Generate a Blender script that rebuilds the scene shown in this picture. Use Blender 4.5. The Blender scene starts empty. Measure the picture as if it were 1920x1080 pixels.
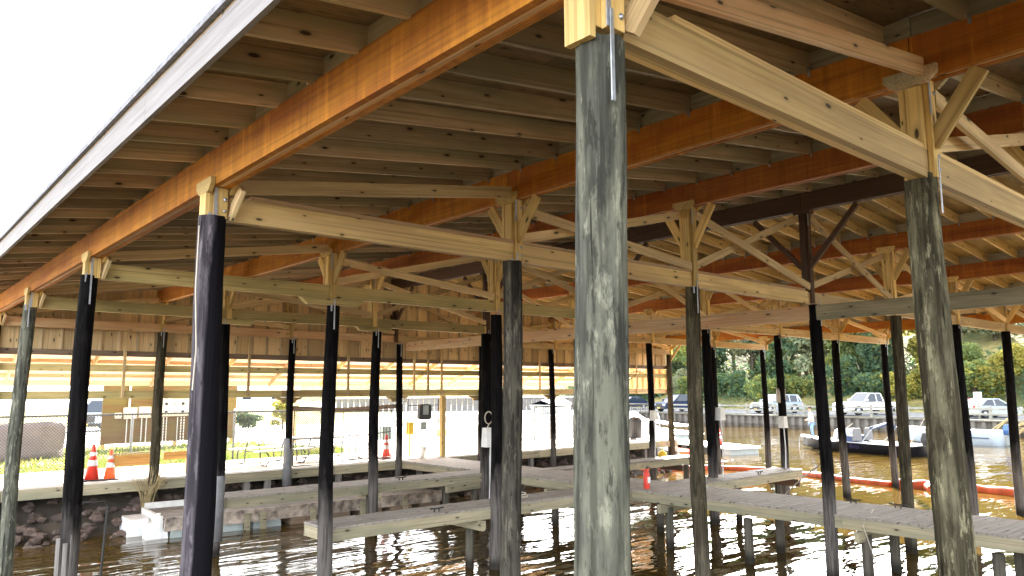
import bpy, math, random
from mathutils import Vector, Matrix
R = math.radians
scn = bpy.context.scene
C = scn.collection
rnd = random.Random(11)

# ------------------------------------------------------------ camera, sky, sun, exposure
YAW, PIT, ROL = -0.713125652, 0.134682686, -0.00439482161
fw = Vector((-math.sin(YAW)*math.cos(PIT), math.cos(YAW)*math.cos(PIT), math.sin(PIT)))
rt0 = Vector((math.cos(YAW), math.sin(YAW), 0)); up0 = rt0.cross(fw)
rt = rt0*math.cos(ROL) + up0*math.sin(ROL); up = -rt0*math.sin(ROL) + up0*math.cos(ROL)
cam = bpy.data.objects.new('camera', bpy.data.cameras.new('camera')); C.objects.link(cam)
cam.matrix_world = Matrix(((rt.x, up.x, -fw.x, 0), (rt.y, up.y, -fw.y, 0), (rt.z, up.z, -fw.z, 3.34), (0, 0, 0, 1)))
cam.data.sensor_width = 36; cam.data.lens = 1413.9/1920*36
cam.data.clip_start = .05; cam.data.clip_end = 2000
scn.camera = cam

SUN_AZ, SUN_EL = R(57), R(24)          # azimuth from +Y towards +X
w = bpy.data.worlds.new("World"); scn.world = w; w.use_nodes = True
nt = w.node_tree; bg = nt.nodes['Background']
sky = nt.nodes.new('ShaderNodeTexSky'); sky.sky_type = 'NISHITA'; sky.sun_disc = False
sky.sun_elevation = SUN_EL; sky.sun_rotation = SUN_AZ
sky.dust_density = 1.5; sky.air_density = 1.0
hsv = nt.nodes.new('ShaderNodeHueSaturation'); hsv.inputs['Saturation'].default_value = .18; hsv.inputs['Value'].default_value = 1.0
nt.links.new(sky.outputs[0], hsv.inputs['Color']); nt.links.new(hsv.outputs[0], bg.inputs[0]); bg.inputs[1].default_value = 0.15
sl = bpy.data.lights.new('sun', 'SUN'); sl.energy = 5; sl.angle = R(.5); sl.color = (1, .92, .78)
so = bpy.data.objects.new('sun', sl); C.objects.link(so)
sd = Vector((math.sin(SUN_AZ)*math.cos(SUN_EL), math.cos(SUN_AZ)*math.cos(SUN_EL), math.sin(SUN_EL)))
so.rotation_euler = sd.to_track_quat('Z', 'Y').to_euler(); so.location = (0, 0, 40)
scn.view_settings.view_transform = 'Standard'; scn.view_settings.look = 'None'
scn.view_settings.exposure = 3.3; scn.view_settings.gamma = 1
scn.cycles.max_bounces = 10; scn.cycles.diffuse_bounces = 7; scn.cycles.glossy_bounces = 4
scn.cycles.transparent_max_bounces = 12; scn.cycles.caustics_reflective = True; scn.cycles.blur_glossy = 1.0; scn.cycles.caustics_refractive = False
scn.cycles.use_denoising = True
scn.cycles.sample_clamp_indirect = 10

# ------------------------------------------------------------ materials
def newmat(name):
    m = bpy.data.materials.new(name); m.use_nodes = True
    return m, m.node_tree, m.node_tree.nodes['Principled BSDF']
def N(t, k, **kw):
    n = t.nodes.new(k)
    for a, v in kw.items(): setattr(n, a, v)
    return n
def ramp(t, fac, stops):
    r = N(t, 'ShaderNodeValToRGB'); e = r.color_ramp.elements
    while len(e) < len(stops): e.new(.5)
    for i, (p, c) in enumerate(stops):
        e[i].position = p; e[i].color = (c[0], c[1], c[2], 1) if not isinstance(c, (int, float)) else (c, c, c, 1)
    t.links.new(fac, r.inputs[0]); return r.outputs[0]
def mixc(t, f, a, b, mode='MIX'):
    n = N(t, 'ShaderNodeMix', data_type='RGBA', blend_type=mode)
    for s, v in ((n.inputs[0], f), (n.inputs[6], a), (n.inputs[7], b)):
        if hasattr(v, 'links'): t.links.new(v, s)
        elif isinstance(v, (int, float)): s.default_value = v
        else: s.default_value = (v[0], v[1], v[2], 1)
    return n.outputs[2]
def math_(t, op, a, b=0., clamp=False):
    n = N(t, 'ShaderNodeMath', operation=op, use_clamp=clamp)
    for s, v in ((n.inputs[0], a), (n.inputs[1], b)):
        if hasattr(v, 'links'): t.links.new(v, s)
        else: s.default_value = v
    return n.outputs[0]
def coords(t, scale=(1, 1, 1), kind='Object', rand=40.):
    tc = N(t, 'ShaderNodeTexCoord'); oi = N(t, 'ShaderNodeObjectInfo')
    mp = N(t, 'ShaderNodeMapping'); t.links.new(tc.outputs[kind], mp.inputs[0]); mp.inputs[3].default_value = scale
    if rand:
        mu = N(t, 'ShaderNodeMath', operation='MULTIPLY'); t.links.new(oi.outputs['Random'], mu.inputs[0]); mu.inputs[1].default_value = rand
        t.links.new(mu.outputs[0], mp.inputs[1])
    return mp.outputs[0], oi.outputs['Random'], tc
def noise(t, vec, scale, detail=4, rough=.55):
    n = N(t, 'ShaderNodeTexNoise'); t.links.new(vec, n.inputs['Vector']); n.inputs['Scale'].default_value = scale
    n.inputs['Detail'].default_value = detail; n.inputs['Roughness'].default_value = rough
    return n.outputs['Fac']
def bump(t, b, h, s=.3, d=.01):
    n = N(t, 'ShaderNodeBump'); n.inputs['Strength'].default_value = s; n.inputs['Distance'].default_value = d
    t.links.new(h, n.inputs['Height']); t.links.new(n.outputs[0], b.inputs['Normal'])

def wood(name, ca, cb, dark=.5, knots=True, rough=.75, tint=None, var=.28, gs=1.0, drip=0.):
    """sawn lumber; grain along local X"""
    m, t, b = newmat(name)
    v, r, tc = coords(t, (1.1, 15, 15))
    g = noise(t, v, 1.6*gs, 6, .6)
    v2, _, _ = coords(t, (.5, 3, 3)); l = noise(t, v2, 1.3, 3)
    col = mixc(t, ramp(t, g, ((.32, 0.), (.68, 1.))), ca, cb)
    if tint: col = mixc(t, ramp(t, l, ((.42, 0.), (.62, 1.))), col, tint)
    # streaks
    v3, _, _ = coords(t, (.35, 40, 40)); s = noise(t, v3, 1.2, 2)
    col = mixc(t, ramp(t, s, ((.52, 0.), (.68, .55))), col, [c*.45 for c in ca])
    if drip:      # run marks down the face of a laminated beam
        vd, _, _ = coords(t, (9, .6, .6)); dn = noise(t, vd, 1.3, 4, .7)
        col = mixc(t, ramp(t, dn, ((.50, 0.), (.66, drip))), col, [c*.35 for c in ca]); col = mixc(t, ramp(t, dn, ((.30, drip), (.44, 0.))), col, [min(1, c*1.5) for c in cb])
    if knots:
        vk, _, _ = coords(t, (1, 1, 1), rand=0.); sk = N(t, 'ShaderNodeSeparateXYZ'); t.links.new(vk, sk.inputs[0])
        ck = N(t, 'ShaderNodeCombineXYZ'); rr_ = math_(t, 'MULTIPLY', r, 60.)
        t.links.new(math_(t, 'ADD', math_(t, 'MULTIPLY', sk.outputs[0], 2.1), rr_), ck.inputs[0])
        t.links.new(math_(t, 'ADD', math_(t, 'MULTIPLY', math_(t, 'ADD', sk.outputs[1], sk.outputs[2]), 5.5), rr_), ck.inputs[1])
        vo = N(t, 'ShaderNodeTexVoronoi', voronoi_dimensions='2D'); t.links.new(ck.outputs[0], vo.inputs['Vector']); vo.inputs['Scale'].default_value = 1.0
        sr = N(t, 'ShaderNodeSeparateColor'); t.links.new(vo.outputs['Color'], sr.inputs[0])
        kd = math_(t, 'DIVIDE', vo.outputs['Distance'], math_(t, 'ADD', sr.outputs[1], .35))
        km = math_(t, 'MULTIPLY', ramp(t, kd, ((.05, 1.), (.085, 0.))), math_(t, 'GREATER_THAN', sr.outputs[0], .45))
        kh = math_(t, 'MULTIPLY', ramp(t, kd, ((.08, .45), (.2, 0.))), math_(t, 'GREATER_THAN', sr.outputs[0], .45))
        col = mixc(t, kh, col, [c*.6 for c in ca]); col = mixc(t, km, col, [c*.10 for c in ca])
    # whole-board variation
    vr = math_(t, 'MULTIPLY_ADD', r, var*2); vr.node.inputs[2].default_value = 1-var
    col = mixc(t, 1., col, [1, 1, 1], 'MULTIPLY'); hs = N(t, 'ShaderNodeHueSaturation'); t.links.new(col, hs.inputs['Color']); t.links.new(vr, hs.inputs['Value'])
    t.links.new(hs.outputs[0], b.inputs['Base Color']); b.inputs['Roughness'].default_value = rough
    bump(t, b, g, .25, .004)
    return m

M = {}
M['pine'] = wood('fresh_pine', (.58, .40, .155), (.74, .55, .255), tint=(.55, .385, .18))
M['pine_pale'] = wood('pale_pine', (.62, .45, .22), (.78, .61, .34), tint=(.56, .40, .21))
M['pine_pink'] = wood('pinkish_pine', (.52, .35, .19), (.70, .51, .31), tint=(.58, .34, .18))
M['post'] = wood('yellow_post_wood', (.56, .38, .13), (.74, .54, .22))
M['treated'] = wood('green_treated_pine', (.58, .44, .17), (.74, .59, .27), tint=(.50, .41, .17))
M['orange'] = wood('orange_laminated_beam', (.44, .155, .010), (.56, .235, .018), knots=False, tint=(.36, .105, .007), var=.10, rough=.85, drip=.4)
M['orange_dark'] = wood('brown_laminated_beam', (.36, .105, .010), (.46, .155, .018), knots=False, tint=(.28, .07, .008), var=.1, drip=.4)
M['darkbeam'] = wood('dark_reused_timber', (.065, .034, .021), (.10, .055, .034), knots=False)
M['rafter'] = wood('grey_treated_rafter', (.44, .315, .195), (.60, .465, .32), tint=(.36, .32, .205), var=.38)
M['rafter_lit_tint'] = wood('bounce_tinted_rafter', (.66, .48, .22), (.80, .62, .33), tint=(.55, .42, .20), var=.25)  # lighter copy of the rafter wood, light bounced off the water painted in
M['blocking'] = wood('grey_blocking', (.36, .33, .24), (.48, .44, .34))
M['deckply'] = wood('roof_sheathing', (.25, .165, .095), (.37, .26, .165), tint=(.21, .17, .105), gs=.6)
M['deckply_lit_tint'] = wood('bounce_tinted_sheathing', (.38, .27, .12), (.52, .39, .19), tint=(.28, .21, .10), gs=.6)  # right slope sheathing with the warm bounce light put into its colour
M['fascia'] = wood('weathered_white_fascia', (.21, .195, .195), (.27, .255, .26), knots=False, var=.04)
M['siding'] = wood('rough_siding', (.72, .52, .26), (.86, .67, .38), tint=(.75, .56, .31), gs=.8)
M['siding_edge'] = wood('siding_batten', (.50, .38, .22), (.66, .53, .34))
M['leanroof'] = wood('peach_roof_board', (.80, .62, .42), (.86, .70, .50), knots=False, var=.1)
M['purlin'] = wood('orange_purlin', (.62, .39, .21), (.74, .52, .32))
M['dock'] = wood('weathered_deck_board', (.20, .175, .155), (.33, .295, .27), tint=(.24, .22, .19), var=.25)
M['dockside'] = wood('dock_side_beam', (.30, .26, .17), (.44, .38, .26), tint=(.26, .25, .17), var=.2)
M['orangewood'] = wood('orange_stained_board', (.45, .22, .06), (.58, .32, .10), knots=False)
M['tie_old'] = wood('aged_tie_timber', (.22, .19, .12), (.34, .30, .20), tint=(.19, .18, .12))
M['greytimber'] = wood('grey_weathered_timber', (.14, .13, .12), (.26, .245, .23), var=.2)
M['oldbrown'] = wood('old_brown_board', (.22, .15, .10), (.34, .25, .18))
M['boardbrown'] = wood('tan_plywood_panel', (.13, .095, .022), (.18, .13, .035), knots=False, tint=(.16, .075, .02), gs=.4)

def simple(name, col, rough=.6, metal=0., nz=.12, ns=6., spec=.5, bmp=0.):
    m, t, b = newmat(name)
    v, r, tc = coords(t, (1, 1, 1), rand=10.)
    n = noise(t, v, ns, 5)
    c = mixc(t, ramp(t, n, ((.3, 0.), (.7, 1.))), [x*(1-nz) for x in col], [min(1, x*(1+nz)) for x in col])
    t.links.new(c, b.inputs['Base Color'])
    b.inputs['Roughness'].default_value = rough; b.inputs['Metallic'].default_value = metal; b.inputs['Specular IOR Level'].default_value = spec
    if bmp: bump(t, b, n, bmp, .02)
    return m
M['steel'] = simple('galvanised_steel', (.42, .45, .50), .45, .8, .2, 40)
M['white'] = simple('white_paint', (.78, .79, .80), .4)
M['darkwire'] = simple('dull_fence_wire', (.06, .062, .065), .7)
M['whitebox'] = simple('off_white_plastic', (.72, .72, .70), .45)
M['cream'] = simple('cream_metal_box', (.66, .58, .48), .5)
M['greybox'] = simple('grey_plastic', (.35, .40, .40), .5)
M['black'] = simple('black_rubber', (.015, .015, .017), .55)
M['blackiron'] = simple('black_iron', (.03, .03, .03), .5)
M['red'] = simple('red_plastic', (.72, .05, .03), .45)
M['redorange'] = simple('orange_plastic', (.85, .14, .04), .5)
M['boom'] = simple('orange_boom_fabric', (.60, .10, .025), .6, 0, .35, 3, bmp=.5)
M['yellow'] = simple('yellow_plastic', (.70, .48, .03), .5)
M['glass'] = simple('dark_car_glass', (.02, .03, .045), .05, 0, .1)
M['carwhite'] = simple('white_car_paint', (.80, .81, .82), .25, 0, .03)
M['carblue'] = simple('blue_car_paint', (.06, .13, .30), .25, .3, .05)
M['carnavy'] = simple('navy_car_paint', (.03, .045, .10), .22, .3, .05)
M['carsilver'] = simple('silver_car_paint', (.45, .52, .58), .25, .5, .05)
M['carred'] = simple('maroon_car_paint', (.22, .03, .04), .25, .3, .05)
M['hullblack'] = simple('black_hull_gelcoat', (.006, .007, .013), .35, 0, .2)
M['gel'] = simple('white_gelcoat', (.36, .38, .41), .3, 0, .06)
M['gelgrey'] = simple('grey_boat_carpet', (.16, .16, .165), .8)
M['navy'] = simple('navy_canvas', (.03, .05, .12), .8)
M['skin'] = simple('skin', (.50, .30, .21), .6)
M['shirt'] = simple('pale_grey_shirt', (.56, .57, .60), .85, 0, .15, 12)
M['jeans'] = simple('light_blue_jeans', (.20, .32, .48), .85, 0, .25, 14)
M['hair'] = simple('dark_hair', (.05, .035, .025), .8)
M['rope'] = simple('pale_rope', (.55, .50, .42), .8)
M['pvc'] = simple('white_pvc', (.66, .66, .68), .4)
M['greysleeve'] = simple('grey_pile_sleeve', (.17, .17, .18), .6, 0, .2, 8)
M['concrete'] = simple('concrete', (.74, .69, .65), .9, 0, .12, 2.2, bmp=.1)
M['asphalt'] = simple('road_asphalt', (.17, .175, .185), .9, 0, .2, 1.5)
M['gravel'] = simple('pale_gravel', (.46, .40, .34), .95, 0, .3, 9, bmp=.4)
M['lot'] = simple('pale_sunlit_lot', (.70, .68, .64), .9, 0, .1, .5)
M['lawn'] = simple('lawn_ground', (.12, .13, .025), .95, 0, .5, 1.6, bmp=.5)
M['verge'] = simple('verge_grass', (.17, .17, .035), .95, 0, .4, 2., bmp=.5)
M['rock'] = simple('riprap_rock', (.10, .072, .06), .9, 0, .45, 3, bmp=.8)
M['mud'] = simple('dark_mud', (.05, .04, .03), .9, 0, .4, 2, bmp=.6)
M['seawall'] = simple('concrete_sheet_pile', (.14, .13, .115), .9, 0, .25, 1.5, bmp=.3)
M['seawall_low'] = simple('stained_wall_foot', (.10, .085, .07), .9, 0, .4, 3)
M['railwood'] = simple('grey_guardrail_wood', (.24, .235, .22), .9, 0, .25, 3)
M['tarp'] = simple('grey_red_tarp', (.17, .15, .165), .7, 0, .25, 1.2, bmp=.4)
M['tarpblue'] = simple('blue_tarp', (.11, .15, .21), .7, 0, .2, 2, bmp=.4)
M['clay'] = simple('red_clay', (.45, .19, .13), .95, 0, .2, 2)
M['lamp'] = simple('lamp_globe', (.8, .8, .78), .3)
M['shingle'] = simple('grey_shingles', (.22, .225, .25), .9, 0, .3, 18, bmp=.6)
M['bark'] = simple('bark', (.085, .065, .05), .95, 0, .35, 8, bmp=.6)
M['straw'] = simple('dry_reed', (.40, .32, .17), .9, 0, .3, 8)
M['plate'] = simple('yellow_plate', (.65, .45, .08), .5)
M['bluebox'] = simple('pale_teal_box', (.36, .46, .46), .5)

def leafmat(name, ca, cb, cc):
    m, t, b = newmat(name)
    tc = N(t, 'ShaderNodeTexCoord'); g = N(t, 'ShaderNodeNewGeometry'); oi = N(t, 'ShaderNodeObjectInfo')
    n = noise(t, tc.outputs['Object'], 1.1, 3)
    c = mixc(t, g.outputs['Random Per Island'], ca, cb)
    c = mixc(t, ramp(t, n, ((.5, 0.), (.64, 1.))), c, cc)
    hs = N(t, 'ShaderNodeHueSaturation'); t.links.new(c, hs.inputs['Color'])
    vv = math_(t, 'MULTIPLY_ADD', oi.outputs['Random'], .5); vv.node.inputs[2].default_value = .75; t.links.new(vv, hs.inputs['Value'])
    t.links.new(hs.outputs[0], b.inputs['Base Color']); b.inputs['Roughness'].default_value = .8; b.inputs['Specular IOR Level'].default_value = .15
    tr = N(t, 'ShaderNodeBsdfTranslucent'); t.links.new(hs.outputs[0], tr.inputs[0])
    mx = N(t, 'ShaderNodeMixShader'); mx.inputs[0].default_value = .5
    t.links.new(b.outputs[0], mx.inputs[1]); t.links.new(tr.outputs[0], mx.inputs[2]); t.links.new(mx.outputs[0], t.nodes['Material Output'].inputs[0])
    return m
M['leaf_dark'] = leafmat('dark_green_leaves', (.07, .125, .08), (.12, .20, .11), (.20, .24, .07))
M['leaf_mid'] = leafmat('mid_green_leaves', (.15, .21, .08), (.22, .29, .11), (.36, .35, .08))
M['leaf_yellow'] = leafmat('autumn_yellow_leaves', (.28, .27, .06), (.42, .36, .09), (.16, .2, .06))
M['leaf_pale'] = leafmat('pale_dusty_leaves', (.18, .22, .14), (.25, .28, .17), (.30, .27, .14))
M['leaf_blue'] = leafmat('blue_green_needles', (.018, .035, .035), (.03, .055, .05), (.035, .06, .05))

def pilemat(name, top, patch, low, blacktop=None, zlow=1.0, amt=.55, side=None):
    m, t, b = newmat(name)
    v, r, tc = coords(t, (9, 9, 2.2)); n1 = noise(t, v, 1.5, 8, .7)
    v2, _, _ = coords(t, (5.5, 5.5, 1.15)); n2 = noise(t, v2, 1.4, 6, .65)
    v3, _, _ = coords(t, (28, 28, 1.2)); n3 = noise(t, v3, 1., 3)
    c = mixc(t, ramp(t, n3, ((.35, 0.), (.65, 1.))), [x*.5 for x in top], [x*1.45 for x in top])
    c = mixc(t, ramp(t, n2, ((.47, 0.), (.60, amt*.8))), c, patch)
    c = mixc(t, ramp(t, n1, ((.55, 0.), (.62, amt))), c, [x*1.5 for x in patch])
    v4, _, _ = coords(t, (14, 14, 3.2)); n4 = noise(t, v4, 1., 5, .7)
    c = mixc(t, ramp(t, n4, ((.57, 0.), (.63, .75))), c, [x*.4 for x in top])
    c = mixc(t, ramp(t, n1, ((.28, .6), (.40, 0.))), c, [x*.35 for x in top])
    sx = N(t, 'ShaderNodeSeparateXYZ'); t.links.new(tc.outputs['Object'], sx.inputs[0])
    zz = math_(t, 'ADD', sx.outputs[2], math_(t, 'MULTIPLY', n2, 1.6))
    c = mixc(t, ramp(t, math_(t, 'MULTIPLY', zz, .2), (((zlow+.6)*.2, 1.), ((zlow+1.5)*.2, 0.))), c, low)
    c = mixc(t, ramp(t, n3, ((.38, .55), (.52, 0.))), c, [x*.6 for x in top])
    v5, _, _ = coords(t, (34, 34, .9)); n5 = noise(t, v5, 1., 2, .5)      # drying cracks
    c = mixc(t, ramp(t, n5, ((.29, .85), (.335, 0.))), c, [x*.18 for x in top])
    if side:      # lit left half and shaded right half painted into the pile colour
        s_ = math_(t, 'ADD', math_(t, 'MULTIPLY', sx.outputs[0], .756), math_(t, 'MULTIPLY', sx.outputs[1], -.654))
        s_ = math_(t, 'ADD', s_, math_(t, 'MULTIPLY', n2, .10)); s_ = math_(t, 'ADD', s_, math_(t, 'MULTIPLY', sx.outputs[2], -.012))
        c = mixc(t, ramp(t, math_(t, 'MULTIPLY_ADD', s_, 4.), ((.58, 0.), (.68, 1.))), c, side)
    # wet band at the waterline
    c = mixc(t, ramp(t, math_(t, 'MULTIPLY', sx.outputs[2], .5), ((.05, .85), (.13, 0.))), c, (.02, .018, .015))
    t.links.new(c, b.inputs['Base Color']); b.inputs['Roughness'].default_value = .8; b.inputs['Specular IOR Level'].default_value = .04
    bump(t, b, math_(t, 'ADD', n3, n1), .9, .016)
    return m
M['pile_green'] = pilemat('green_grey_pile', (.070, .072, .060), (.19, .19, .145), (.085, .084, .068), zlow=-.3, amt=.75)
M['pile_black'] = pilemat('creosote_black_pile', (.0055, .005, .0055), (.014, .013, .013), (.135, .122, .115), zlow=1.2, amt=.55)
M['pile_brown'] = pilemat('brown_pile', (.050, .043, .029), (.12, .105, .066), (.10, .09, .07), zlow=.6, amt=.55)
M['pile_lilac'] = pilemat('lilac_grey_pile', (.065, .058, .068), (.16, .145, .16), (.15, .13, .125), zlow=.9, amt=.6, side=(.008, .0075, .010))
M['pile_olive'] = pilemat('olive_grey_pile', (.058, .052, .034), (.20, .185, .12), (.07, .068, .055), zlow=-.3, amt=.8)
M['pile_dusk'] = pilemat('dark_weathered_pile', (.040, .037, .031), (.12, .112, .088), (.12, .11, .09), zlow=.8, amt=.6)

def watermat():
    m, t, b = newmat('brown_water')
    tc = N(t, 'ShaderNodeTexCoord')
    def wv(rot, sc, scale, det=2):
        mp = N(t, 'ShaderNodeMapping'); t.links.new(tc.outputs['Object'], mp.inputs[0]); mp.inputs[2].default_value = (0, 0, rot); mp.inputs[3].default_value = sc
        return noise(t, mp.outputs[0], scale, det, .5)
    a = wv(R(40), (.40, 1.5, 1), 1.05, 2); c_ = wv(R(30), (.5, 1.7, 1), 2.9, 2)
    h = math_(t, 'ADD', a, math_(t, 'MULTIPLY', c_, .20))
    calm = ramp(t, wv(R(40), (.25, .5, 1), .5, 3), ((.36, .30), (.60, 1.)))
    h = math_(t, 'MULTIPLY', h, calm)
    bump(t, b, h, 1., .075)
    big = wv(0, (1, 1, 1), .12, 3)
    col = mixc(t, ramp(t, big, ((.35, 0.), (.65, 1.))), (.070, .044, .010), (.10, .064, .016))
    t.links.new(col, b.inputs['Base Color']); b.inputs['Roughness'].default_value = .015; b.inputs['IOR'].default_value = 1.33
    return m
M['water'] = watermat()

# ------------------------------------------------------------ mesh helpers
W = {}
def world(o): return W.get(o.name, Matrix.Identity(4))
def link(o, parent, mw):
    C.objects.link(o); W[o.name] = mw.copy()
    if parent is not None:
        o.parent = parent; o.matrix_parent_inverse = world(parent).inverted()
    o.matrix_basis = mw
    return o
def tag(o, label=None, cat=None, group=None, kind=None):
    if label: o['label'] = label
    if cat: o['category'] = cat
    if group: o['group'] = group
    if kind: o['kind'] = kind
    return o
def thing(name, label, cat, loc, rotz=0, group=None):
    o = bpy.data.objects.new(name, None); o.empty_display_size = .2
    link(o, None, Matrix.Translation(loc) @ Matrix.Rotation(rotz, 4, 'Z'))
    return tag(o, label, cat, group)
def frame_of(d, upv=(0, 0, 1)):
    x = Vector(d).normalized(); z = Vector(upv)
    y = z.cross(x)
    if y.length < 1e-4: y = Vector((0, 1, 0)).cross(x) if abs(x.y) < .9 else Vector((1, 0, 0))
    y.normalize(); z = x.cross(y)
    return Matrix(((x.x, y.x, z.x), (x.y, y.y, z.y), (x.z, y.z, z.z)))
class MB:
    def __init__(s, M4=None): s.v = []; s.f = []; s.sm = []; s.M = M4
    def add(s, vs, fs, smooth=False):
        b = len(s.v)
        for p in vs: s.v.append(tuple(s.M @ Vector(p)) if s.M else tuple(p))
        for f in fs: s.f.append([b+i for i in f]); s.sm.append(smooth)
        return s
    def box(s, lo, hi, taper=0):
        x0, y0, z0 = lo; x1, y1, z1 = hi; k = taper
        return s.add([(x0, y0, z0), (x1, y0, z0), (x1, y1, z0), (x0, y1, z0), (x0+k, y0+k, z1), (x1-k, y0+k, z1), (x1-k, y1-k, z1), (x0+k, y1-k, z1)],
                     [(0, 3, 2, 1), (4, 5, 6, 7), (0, 1, 5, 4), (1, 2, 6, 5), (2, 3, 7, 6), (3, 0, 4, 7)])
    def bar(s, a, b, wy, hz, upv=(0, 0, 1)):
        a = Vector(a); b = Vector(b); F = frame_of(b-a, upv); y = F.col[1]*wy/2; z = F.col[2]*hz/2
        vs = [a-y-z, a+y-z, a+y+z, a-y+z, b-y-z, b+y-z, b+y+z, b-y+z]
        return s.add(vs, [(0, 3, 2, 1), (4, 5, 6, 7), (0, 1, 5, 4), (1, 2, 6, 5), (2, 3, 7, 6), (3, 0, 4, 7)])
    def tube(s, pts, r, n=8, cap=True, rr=None):
        pts = [Vector(p) for p in pts]; vs = []; fs = []
        for i, p in enumerate(pts):
            d = (pts[min(i+1, len(pts)-1)]-pts[max(i-1, 0)]).normalized()
            F = frame_of(d, (0, 0, 1) if abs(d.z) < .95 else (0, 1, 0)); q = rr[i] if rr else r
            for k in range(n):
                an = 2*math.pi*k/n; vs.append(p+F.col[1]*math.cos(an)*q+F.col[2]*math.sin(an)*q)
        for i in range(len(pts)-1):
            for k in range(n): fs.append((i*n+k, i*n+(k+1) % n, (i+1)*n+(k+1) % n, (i+1)*n+k))
        s.add(vs, fs, True)
        if cap:
            s.add(vs[:n], [tuple(range(n))[::-1]]); s.add(vs[-n:], [tuple(range(n))])
        return s
    def lathe(s, prof, n=16, c=(0, 0, 0)):
        vs = []; fs = []
        for (r, z) in prof:
            for k in range(n): an = 2*math.pi*k/n; vs.append((c[0]+r*math.cos(an), c[1]+r*math.sin(an), c[2]+z))
        for i in range(len(prof)-1):
            for k in range(n): fs.append((i*n+k, i*n+(k+1) % n, (i+1)*n+(k+1) % n, (i+1)*n+k))
        fs.append(tuple(range(n))[::-1]); fs.append(tuple((len(prof)-1)*n+k for k in range(n)))
        return s.add(vs, fs, True)
    def prism(s, poly, y0, y1, ax='y'):
        n = len(poly)
        def P(a, b, c): return (a, c, b) if ax == 'y' else ((c, a, b) if ax == 'x' else (a, b, c))
        vs = [P(a, b, y0) for a, b in poly]+[P(a, b, y1) for a, b in poly]
        fs = [tuple(range(n)), tuple(range(n, 2*n))[::-1]]+[((i+1) % n, i, n+i, n+(i+1) % n) for i in range(n)]
        return s.add(vs, fs)
    def loft(s, secs, closed=False, cap=True, smooth=True):
        n = len(secs[0]); vs = [p for q in secs for p in q]; fs = []
        for i in range(len(secs)-1):
            for k in range(n if closed else n-1): fs.append((i*n+k, i*n+(k+1) % n, (i+1)*n+(k+1) % n, (i+1)*n+k))
        if cap: fs += [tuple(range(n))[::-1], tuple((len(secs)-1)*n+k for k in range(n))]
        return s.add(vs, fs, smooth)
    def mesh(s, name, mat):
        me = bpy.data.meshes.new(name); me.from_pydata(s.v, [], s.f); me.polygons.foreach_set('use_smooth', s.sm)
        me.materials.append(mat); me.update(); return me
    def build(s, name, mat, parent=None, mw=None):
        """vertices in the frame mw (default: the parent's frame)"""
        if mw is None: mw = world(parent) if parent is not None else Matrix.Identity(4)
        return link(bpy.data.objects.new(name, s.mesh(name, mat)), parent, mw)
def board(name, a, b, h, t, mat, parent=None, upv=(0, 0, 1), bev=0.):
    """a plank whose local X runs from a to b; h along upv, t across"""
    a = Vector(a); b = Vector(b); F = frame_of(b-a, upv); L = (b-a).length
    m = MB(); m.box((-L/2, -t/2, -h/2), (L/2, t/2, h/2))
    mw = F.to_4x4(); mw.translation = (a+b)/2
    return link(bpy.data.objects.new(name, m.mesh(name, mat)), parent, mw)
def copy_tree(o, mw, parent=None):
    c = o.copy(); C.objects.link(c)
    if parent is None: c.matrix_basis = mw; W[c.name] = mw.copy()
    else: c.parent = parent; W[c.name] = W.get(parent.name)
    for ch in o.children: copy_tree(ch, None, c)
    return c
def vparts(o): return o

# ------------------------------------------------------------ grid of the boathouse
AX, AY, SL, ST = 2.33, 2.1166, 4.6579, 3.5468
ROW = {k: AX+ST*i for i, k in enumerate('ABCDEFGH')}
LINE = [AY+SL*(i-1) for i in range(0, 8)]      # LINE[1] is the nearest
PT = 4.87                                      # top of the piles
DECK = 1.15
RT = 6.92; SLL = (6.92-5.49)/(3*ST); SLR = .0874
def rb(x):                                     # underside of the rafters
    return RT-SLL*(ROW['D']-x) if x < ROW['D'] else RT-SLR*(x-ROW['D'])
BH = .34
YN, YF = -2.9, 20.98                           # ends of the roof

# ------------------------------------------------------------ setting: water, land, hills
def sheet(name, pts, z, mat, thick=None, kind='structure'):
    m = MB(); n = len(pts)
    if thick is None: m.add([(x, y, z) for x, y in pts], [tuple(range(n))])
    else: m.prism(pts, z-thick, z, 'z')
    o = m.build(name, mat); tag(o, kind=kind); return o
water = sheet('water', [(-400, -300), (600, -300), (600, 620), (-400, 620)], 0, M['water'])
bed = sheet('river_bed', [(-410, -310), (610, -310), (610, 630), (-410, 630)], -2.5, M['mud'])
sheet('ground', [(-300, 22.2), (27.5, 22.2), (60, 50), (62.2, 52), (62.2, 420), (-300, 420)], 1.1, M['lot'], 3.4)
bank = MB()
nb = 60; vs = []
for i in range(nb+1):
    x = -20+i*.8
    for j, (y, z) in enumerate(((22.25, 1.0), (21.4, .72), (20.6, .3), (19.9, -.15), (19.2, -.8))):
        vs.append((x, y+rnd.uniform(-.15, .15), z+rnd.uniform(-.08, .08)))
bank.add(vs, [(i*5+j, (i+1)*5+j, (i+1)*5+j+1, i*5+j+1) for i in range(nb) for j in range(4)])
tag(bank.build('bank', M['mud']), kind='structure')
sheet('lawn', [(-30, 24.55), (13.4, 24.55), (15.5, 26.5), (13, 33.5), (4, 36), (-30, 36)], 1.112, M['lawn'])
sheet('far_lawn', [(10, 55), (30, 46), (44, 62), (40, 110), (0, 130), (-5, 80)], 1.118, M['verge'])
sheet('gravel_yard', [(17.5, 26.5), (27.5, 26), (36, 33), (30, 41), (20, 36)], 1.114, M['gravel'])
sheet('gravel_strip', [(30, 41), (44, 47), (60, 60), (60, 75), (30, 56)], 1.122, M['asphalt'])
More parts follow.
